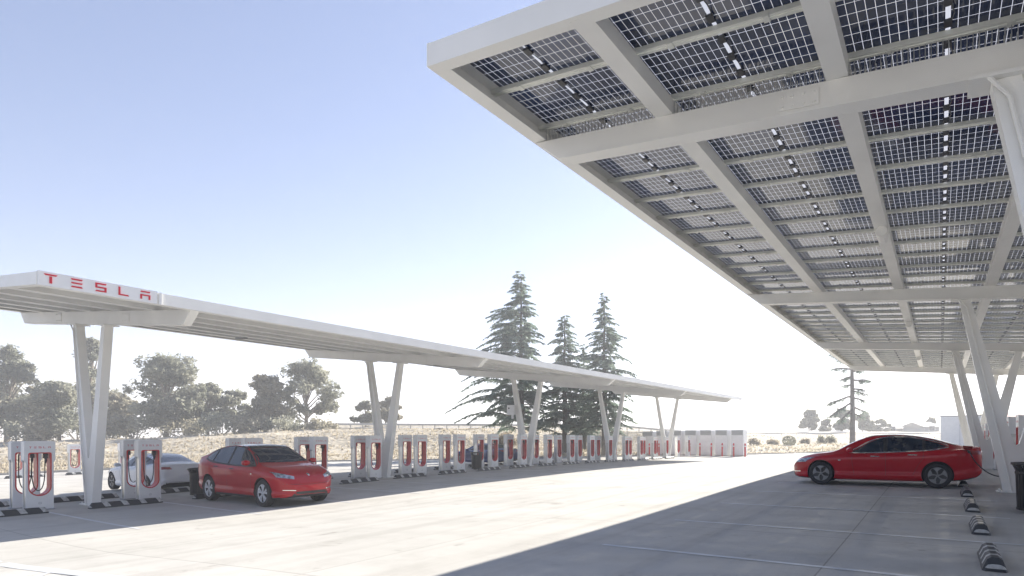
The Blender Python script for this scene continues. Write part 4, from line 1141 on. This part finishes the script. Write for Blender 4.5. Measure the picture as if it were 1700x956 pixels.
for a in [ # col, depth, topy, width, label, material, density
 (12,88,579,90,'tall pale grey-green tree at the left picture edge','euc',1.2),
 (62,92,640,52,'small pale round tree right of the leftmost tall tree','euc2',.6),
 (98,84,638,90,'dark bushy tree left of the near V column','euc',1.3),
 (150,94,558,64,'slim tall tree seen through the gap of the near V column','euc',.9),
 (196,90,655,60,'low brownish tree right of the near V column','euc2',.8),
 (276,86,596,112,'large broad tree with pointed top left of centre, tallest of its group','euc',1.9),
 (345,90,641,60,'narrow pointed tree right of the large broad tree','euc',.9),
 (388,92,650,56,'thin bluish tree with sky showing through','euc',.6),
 (440,86,628,76,'dense brownish tree left of the airy round one','euc2',1.2),
 (508,90,604,96,'airy round-topped tree at the right end of the left tree group','euc',1.0),
 (607,100,667,52,'small twin-topped tree left of the second V column','euc',.8),
 (648,100,661,54,'small wispy tree between the legs of the second V column','euc2',.45),
 ]:
    leafy_tree(*a[:4],a[4],rg,a[5],a[6])
# low brush under the left trees
brx=[(30,700,80),(75,695,70),(130,690,70),(180,690,70),(225,692,60),(310,694,70),(365,690,60),(415,692,60),(470,690,70),(530,694,50)]
for i,(c,ty,wd) in enumerate(brx):
    x,y=world(c,82); zb=terr(x,y)-.2; t=thing('shrub','',"shrub",(x,y,zb),0,'brush under the left trees')
    t['label']='low grey brush below '+['the tall tree at the left edge','the small pale round tree','the dark bushy tree','the near V column gap','the brownish tree right of the near V column','the large broad tree','the narrow pointed tree','the thin bluish tree','the dense brownish tree','the airy round-topped tree'][i]
    lf=MB(); s=FPX/82; h=(H0-ty)/s+CZ-zb; tr=MB()
    for _ in range(9):
        q=(rg.uniform(-.5,.5)*wd/s,rg.uniform(-2,2),rg.uniform(.25,.85)*h); leaf_cloud(lf,q,h*.42,120,.24,rg); tr.tube([(q[0]*.3,0,0),q],[.07,.02],4)
    part('stems',tr,M['euc_bark'],t); part('foliage',lf,M['euc2' if i%2 else 'euc'],t,fixn=False)
def cedar(col,depth,topy,basey,wl,wr_,label,seed,nb=92,bare=.16):
    rg=random.Random(seed)
    x,y=world(col,depth); zb=terr(x,y)-.3; s=FPX/depth; H=(H0-topy)/s+CZ-zb
    t=thing('cedar_tree',label,'conifer',(x,y,zb),0,'tall conifers behind the left canopy')
    tr=MB(); lf=MB()
    tr.tube([(0,0,0),(.1,0,H*.3),(-.05,0,H*.6),(.04,0,H*.85),(0,0,H)],[.34,.27,.17,.08,.02],8)
    right=Vector((C_,S_,0))
    for k in range(nb):
        h=bare+(1-bare)*(k/nb)**.92; a=k*2.399+rg.uniform(-.6,.6)
        d=Vector((math.cos(a),math.sin(a),0)); side=d.dot(right)
        wmax=(wl if side<0 else wr_)/s
        prof=min(1,(1-h)/.80)**.72*(1.0 if h>.3 else .8+.8*(h-bare))
        L=wmax*prof*rg.uniform(.45,1.22)+.3
        L*=.82+.18*abs(side)
        z0=h*H+rg.uniform(-.5,.5); rise=rg.uniform(.02,.22)*L; droop=rg.uniform(.16,.34)*L
        pts=[]
        for q in range(6):
            u=q/5; pts.append(Vector((d.x*L*u,d.y*L*u,z0+rise*math.sin(u*2.2)-droop*u*u)))
        tr.tube(pts,[.055*(1-h)+.028,.05*(1-h)+.02,.035*(1-h)+.015,.02,.012,.006],4)
        nt_=int(24+L*62)
        for _ in range(nt_):
            u=rg.uniform(.12,1.0)**.8; i=min(4,int(u*5)); p=pts[i].lerp(pts[i+1],u*5-i)
            sidev=Vector((-d.y,d.x,0))*rg.choice((-1,1)); ln=(.34+.95*(1-u))*rg.uniform(.35,1.0)*min(1,.35+L*.22)
            tip=p+sidev*ln*rg.uniform(.3,1)+d*ln*rg.uniform(.2,.7)+Vector((0,0,-rg.uniform(.05,.95)*ln))
            m_=p.lerp(tip,.5); 
            for kk in range(1):
                w__=Vector((rg.uniform(-1,1),rg.uniform(-1,1),rg.uniform(-.9,.3))).normalized()*rg.uniform(.03,.085)
                b=len(lf.v); lf.v+=[tuple(p),tuple(m_+w__),tuple(tip),tuple(m_-w__*.7)]; lf.f.append((b,b+1,b+2,b+3)); lf.mi.append(0)
    part('trunk',tr,M['bark'],t,smooth=True); part('crown',lf,M['cedar'],t,fixn=False)
cedar(865,62,455,740,112,62,'tallest cedar, broad and layered, left one of the conifers behind the canopy',3,230)
cedar(937,64,525,722,62,58,'shorter blunt-topped cedar in the middle of the conifers',5,180)
cedar(969,66,575,722,40,34,'smallest cedar tucked between the middle and the right conifer',8,130)
cedar(1003,62,491,720,60,62,'slender sharp-topped cedar, right one of the conifers',9,200)
# bare broken tree
rg=random.Random(21)
x,y=world(1415,74); zb=terr(x,y)-.2; s=FPX/74; H=(H0-603)/s+CZ-zb
t=thing('bare_tree','bare broken-topped conifer with few drooping branches beyond the side-on red car','tree',(x,y,zb))
tr=MB(); tr.tube([(0,0,0),(.03,0,H*.4),(-.03,0,H*.8),(-.06,0,H)],[.36,.30,.24,.18],9); lf=MB()
rt=Vector((C_,S_,0)); fw=Vector((-S_,C_,0))
for h,dr,L,ri in [(.98,-.95,3.6,1.6),(.93,-.8,2.3,.4),(.97,.7,1.7,.9),(.84,-1,1.9,-.1),(.80,1,3.0,.5),(.74,-.9,1.4,.2),(.68,.9,1.8,-.2),(.62,-1,2.9,-.6),(.60,.6,1.3,-.2),(.54,-1,4.1,-1.3),(.5,.7,1.5,-.5),(.46,-.8,2.3,-1.2),(.42,.9,1.1,-.4),(.70,.2,1.6,.1),(.9,.3,1.5,.7)]:
    d=(rt*dr+fw*rg.uniform(-.6,.6)).normalized(); z0=h*H; pts=[]
    for q in range(6):
        u=q/5; pts.append(Vector((d.x*L*u,d.y*L*u,z0+ri*u-.25*u*u*L*.5+rg.uniform(-.05,.05))))
    tr.tube(pts,[.15,.12,.095,.07,.05,.03],5)
    for _ in range(int(17*L)):
        u=rg.uniform(.25,1); i=min(4,int(u*5)); p=pts[i].lerp(pts[i+1],u*5-i)
        tip=p+Vector((rg.uniform(-.4,.4)+d.x*.3,rg.uniform(-.4,.4)+d.y*.3,-rg.uniform(.05,.55)))
        tr.tube([p,tip],[.035,.015],3)
        if rg.random()<.7:
            for _k in range(4):
                q=p.lerp(tip,rg.uniform(.4,1)); w__=Vector((rg.uniform(-1,1),rg.uniform(-1,1),rg.uniform(-1,.4)))*.2
                b=len(lf.v); lf.v+=[tuple(q),tuple(q+w__),tuple(q+w__*1.5+Vector((.03,0,-.09))),tuple(q+w__*.5+Vector((0,.03,-.07)))]; lf.f.append((b,b+1,b+2,b+3)); lf.mi.append(0)
part('trunk',tr,M['bark_dead'],t,smooth=True); part('crown',lf,M['cedar'],t,fixn=False)
# trees beyond the right road
rg=random.Random(31)
for a in [(1343,135,683,34,'pale bushy tree at the left end of the far right clump','bush',.9),(1372,138,697,26,'low yellowish tree in the far right clump','bush',.6),(1398,136,681,36,'tallest dark tree of the far right clump','bush',1.0),(1432,138,687,36,'round tree just right of the bare trunk','bush',.9),(1462,140,697,38,'low tree at the right end of the far right clump','bush',.8),(1546,150,694,20,'small far tree beside the low pale houses','bush',.6),(1627,150,690,30,'far tree seen between the right canopy legs','bush',.7),(1655,160,694,26,'far tree just left of the red roofed building','bush',.6)]:
    leafy_tree(*a[:4],a[4],rg,a[5],a[6],group='far trees beyond the right road')
# round shrubs and scrub on the right slope
rg=random.Random(41)
for i,(c,d,h,w__,lab) in enumerate([(1310,79,1.35,1.2,'round clipped shrub on the slope right of the cabinet row'),(1283,82,1.0,2.2,'spreading dry shrub left of the round clipped shrub'),(1252,80,1.1,1.4,'dry shrub beside the cabinet row corner'),(1335,84,.9,1.3,'small dry shrub right of the round clipped shrub'),(1364,84,1.3,1.2,'dark shrub, left one of two before the front of the side-on car'),(1379,84,1.45,1.2,'dark shrub, right one of two before the front of the side-on car')]):
    x,y=world(c,d); zb=terr(x,y)-.1; t=thing('shrub',lab,'shrub',(x,y,zb),0,'shrubs on the right slope'); lf=MB(); tr=MB()
    if i==0:
        for k in range(900):
            v=Vector((rg.gauss(0,1),rg.gauss(0,1),rg.gauss(0,1))).normalized(); p=Vector((v.x*.85,v.y*.85,.75+v.z*.7)); q=Vector((rg.uniform(-1,1),rg.uniform(-1,1),rg.uniform(-1,1)))*.1
            q2=v.cross(q).normalized()*.06; b=len(lf.v); lf.v+=[tuple(p-q),tuple(p+q2),tuple(p+q),tuple(p-q2)]; lf.f.append((b,b+1,b+2,b+3)); lf.mi.append(0)
    else:
        for _ in range(7):
            q=(rg.uniform(-.4,.4)*w__,rg.uniform(-.5,.5),rg.uniform(.3,.75)*h); leaf_cloud(lf,q,h*.4,90,.13,rg)
    for _ in range(5): tr.tube([(0,0,0),(rg.uniform(-.4,.4),rg.uniform(-.3,.3),h*.7)],[.03,.01],4)
    part('stems',tr,M['euc_bark'],t); part('foliage',lf,M['bush' if i in(0,4,5) else 'scrub'],t,fixn=False)
# two tumbleweed-like mounds behind the posts
for i,(c,d,lab) in enumerate([(835,70,'dry brown mound of brush behind the third V column'),(985,72,'dry brown bush at the foot of the right conifers')]):
    x,y=world(c,d); zb=terr(x,y)-.1; t=thing('shrub',lab,'shrub',(x,y,zb),0,'dry bushes in the field'); lf=MB(); tr=MB()
    for _ in range(12):
        q=(rg.uniform(-1.8,1.8),rg.uniform(-.7,.7),rg.uniform(.2,.9)); leaf_cloud(lf,q,.7,120,.15,rg)
    for _ in range(6): tr.tube([(0,0,0),(rg.uniform(-1.2,1.2),0,1)],[.03,.01],4)
    part('stems',tr,M['euc_bark'],t); part('foliage',lf,M['scrub'],t,fixn=False)
# dry grass tufts
rg=random.Random(51); lf=MB(); n=0
while n<15000:
    c=rg.uniform(-150,1800); d0=tab(EDGE,c)+.6; d=d0+abs(rg.gauss(0,14)); 
    if d>115: continue
    x,y=world(c,d)
    if vnoise(x*.3,y*.3,7)<-.18 and rg.random()<.75: continue
    if c>1225 and c<1700 and d0+6<d and rg.random()<.35: continue
    n+=1; z=field_z(x,y); h=rg.uniform(.08,.28)
    for _ in range(3):
        a=rg.uniform(0,6.28); w__=rg.uniform(.05,.14); lx,ly=rg.uniform(-.12,.12),rg.uniform(-.12,.12)
        b=len(lf.v); lf.v+=[(x-math.cos(a)*w__,y-math.sin(a)*w__,z-.04),(x+math.cos(a)*w__,y+math.sin(a)*w__,z-.04),(x+lx,y+ly,z+h)]; lf.f.append((b,b+1,b+2)); lf.mi.append(0)
g=link('dry_grass',lf.mesh('dry_grass',M['drygrass'],fixn=False)); g['kind']='stuff'; g['label']='dry yellow grass of the field'; g['category']='grass'
gx,gy=world(700,84); gz0=terr(gx,gy)
t=thing('guardrail','pale guardrail along the top of the dry bank behind the charging posts','guardrail',(gx,gy,gz0))
m=MB(); pm=MB()
for a in range(420,1240,10):
    q=[world(a,84),world(a+10,84),world(a+10,84.12),world(a,84.12)]; zz=[terr(*p)+.25 for p in q]
    m.hexa([(x,y,z+.42) for (x,y),z in zip(q,zz)]+[(x,y,z+.72) for (x,y),z in zip(q,zz)])
    if a%20==0: x,y=q[0]; pm.box(x-.06,x+.06,y+.14,y+.26,zz[0]-.6,zz[0]+.72)
part('rail_beam',m,M['rail_pale'],t,(gx,gy,gz0)); 
o=part('posts',pm,M['rail_pale'],t,(gx,gy,gz0)); o['kind']='stuff'
# road barrier and buildings at far right
m=MB()
for a,b in zip(range(1220,2200,20),range(1240,2220,20)):
    q=[world(a,112),world(b,112),world(b,112.4),world(a,112.4)]; m.hexa([(x,y,terr(x,y)-.1) for x,y in q]+[(x,y,CZ+.02+ (0.0)) for x,y in q])
single('concrete_barrier',m,mat('barrier_concrete',(.62,.60,.56),.8,noise=(.5,(.52,.5,.47))),'long pale concrete barrier along the road at right','barrier')
def house(c,d,wpx,topy,lab,wallm,roofm,rise,group='low buildings at far right',cat='building'):
    x,y=world(c,d); zb=terr(x,y)-.5; s=FPX/d; W=wpx/s; H=(H0-topy)/s+CZ-zb
    t=thing('building',lab,cat,(x,y,zb),PSI,group); m=MB(); m.box(-W/2,W/2,0,9,0,H-rise); part('wall',m,wallm,t)
    m=MB(); m.prism([(-.6,H-rise),(9.6,H-rise),(4.5,H)],'x',-W/2-.5,W/2+.5); part('roof',m,roofm,t)
    k=max(1,int(W/3.5))
    for i in range(k):
        xc=-W/2+(i+.5)*W/k; f=MB(); f.box(xc-.75,xc+.75,-.06,-.003,H*.28,H*.28+1.3); fr=part('window',f,M['white'],t); p=MB(); p.box(xc-.65,xc+.65,-.08,-.0605,H*.28+.1,H*.28+1.2); part('pane',p,M['glass'],fr)
house(1497,150,60,702,'long low pale house left of the far cabinet, with a shallow roof',M['building'],M['roof_pale'],1.4)
house(1547,140,24,700,'small bluish-grey house beside the far white cabinet',M['grey'],M['roof_pale'],1.2)
house(1728,110,100,684,'red roofed building at the right picture edge',M['building'],M['roof_red'],1.4)
# haze
m=MB(); m.box(-740,740,-740,740,-8,48)
hm=bpy.data.materials.new('haze_air'); hm.use_nodes=True; n=hm.node_tree.nodes; n.remove(n['Principled BSDF'])
pv=n.new('ShaderNodeVolumePrincipled'); pv.inputs['Color'].default_value=(.93,.95,1,1); pv.inputs['Density'].default_value=.0016; pv.inputs['Anisotropy'].default_value=.3
hm.node_tree.links.new(pv.outputs[0],n['Material Output'].inputs['Volume'])
HAZE=True
if HAZE:
    hz=link('haze',m.mesh('haze',hm)); hz['kind']='stuff'
sc.cycles.volume_bounces=1
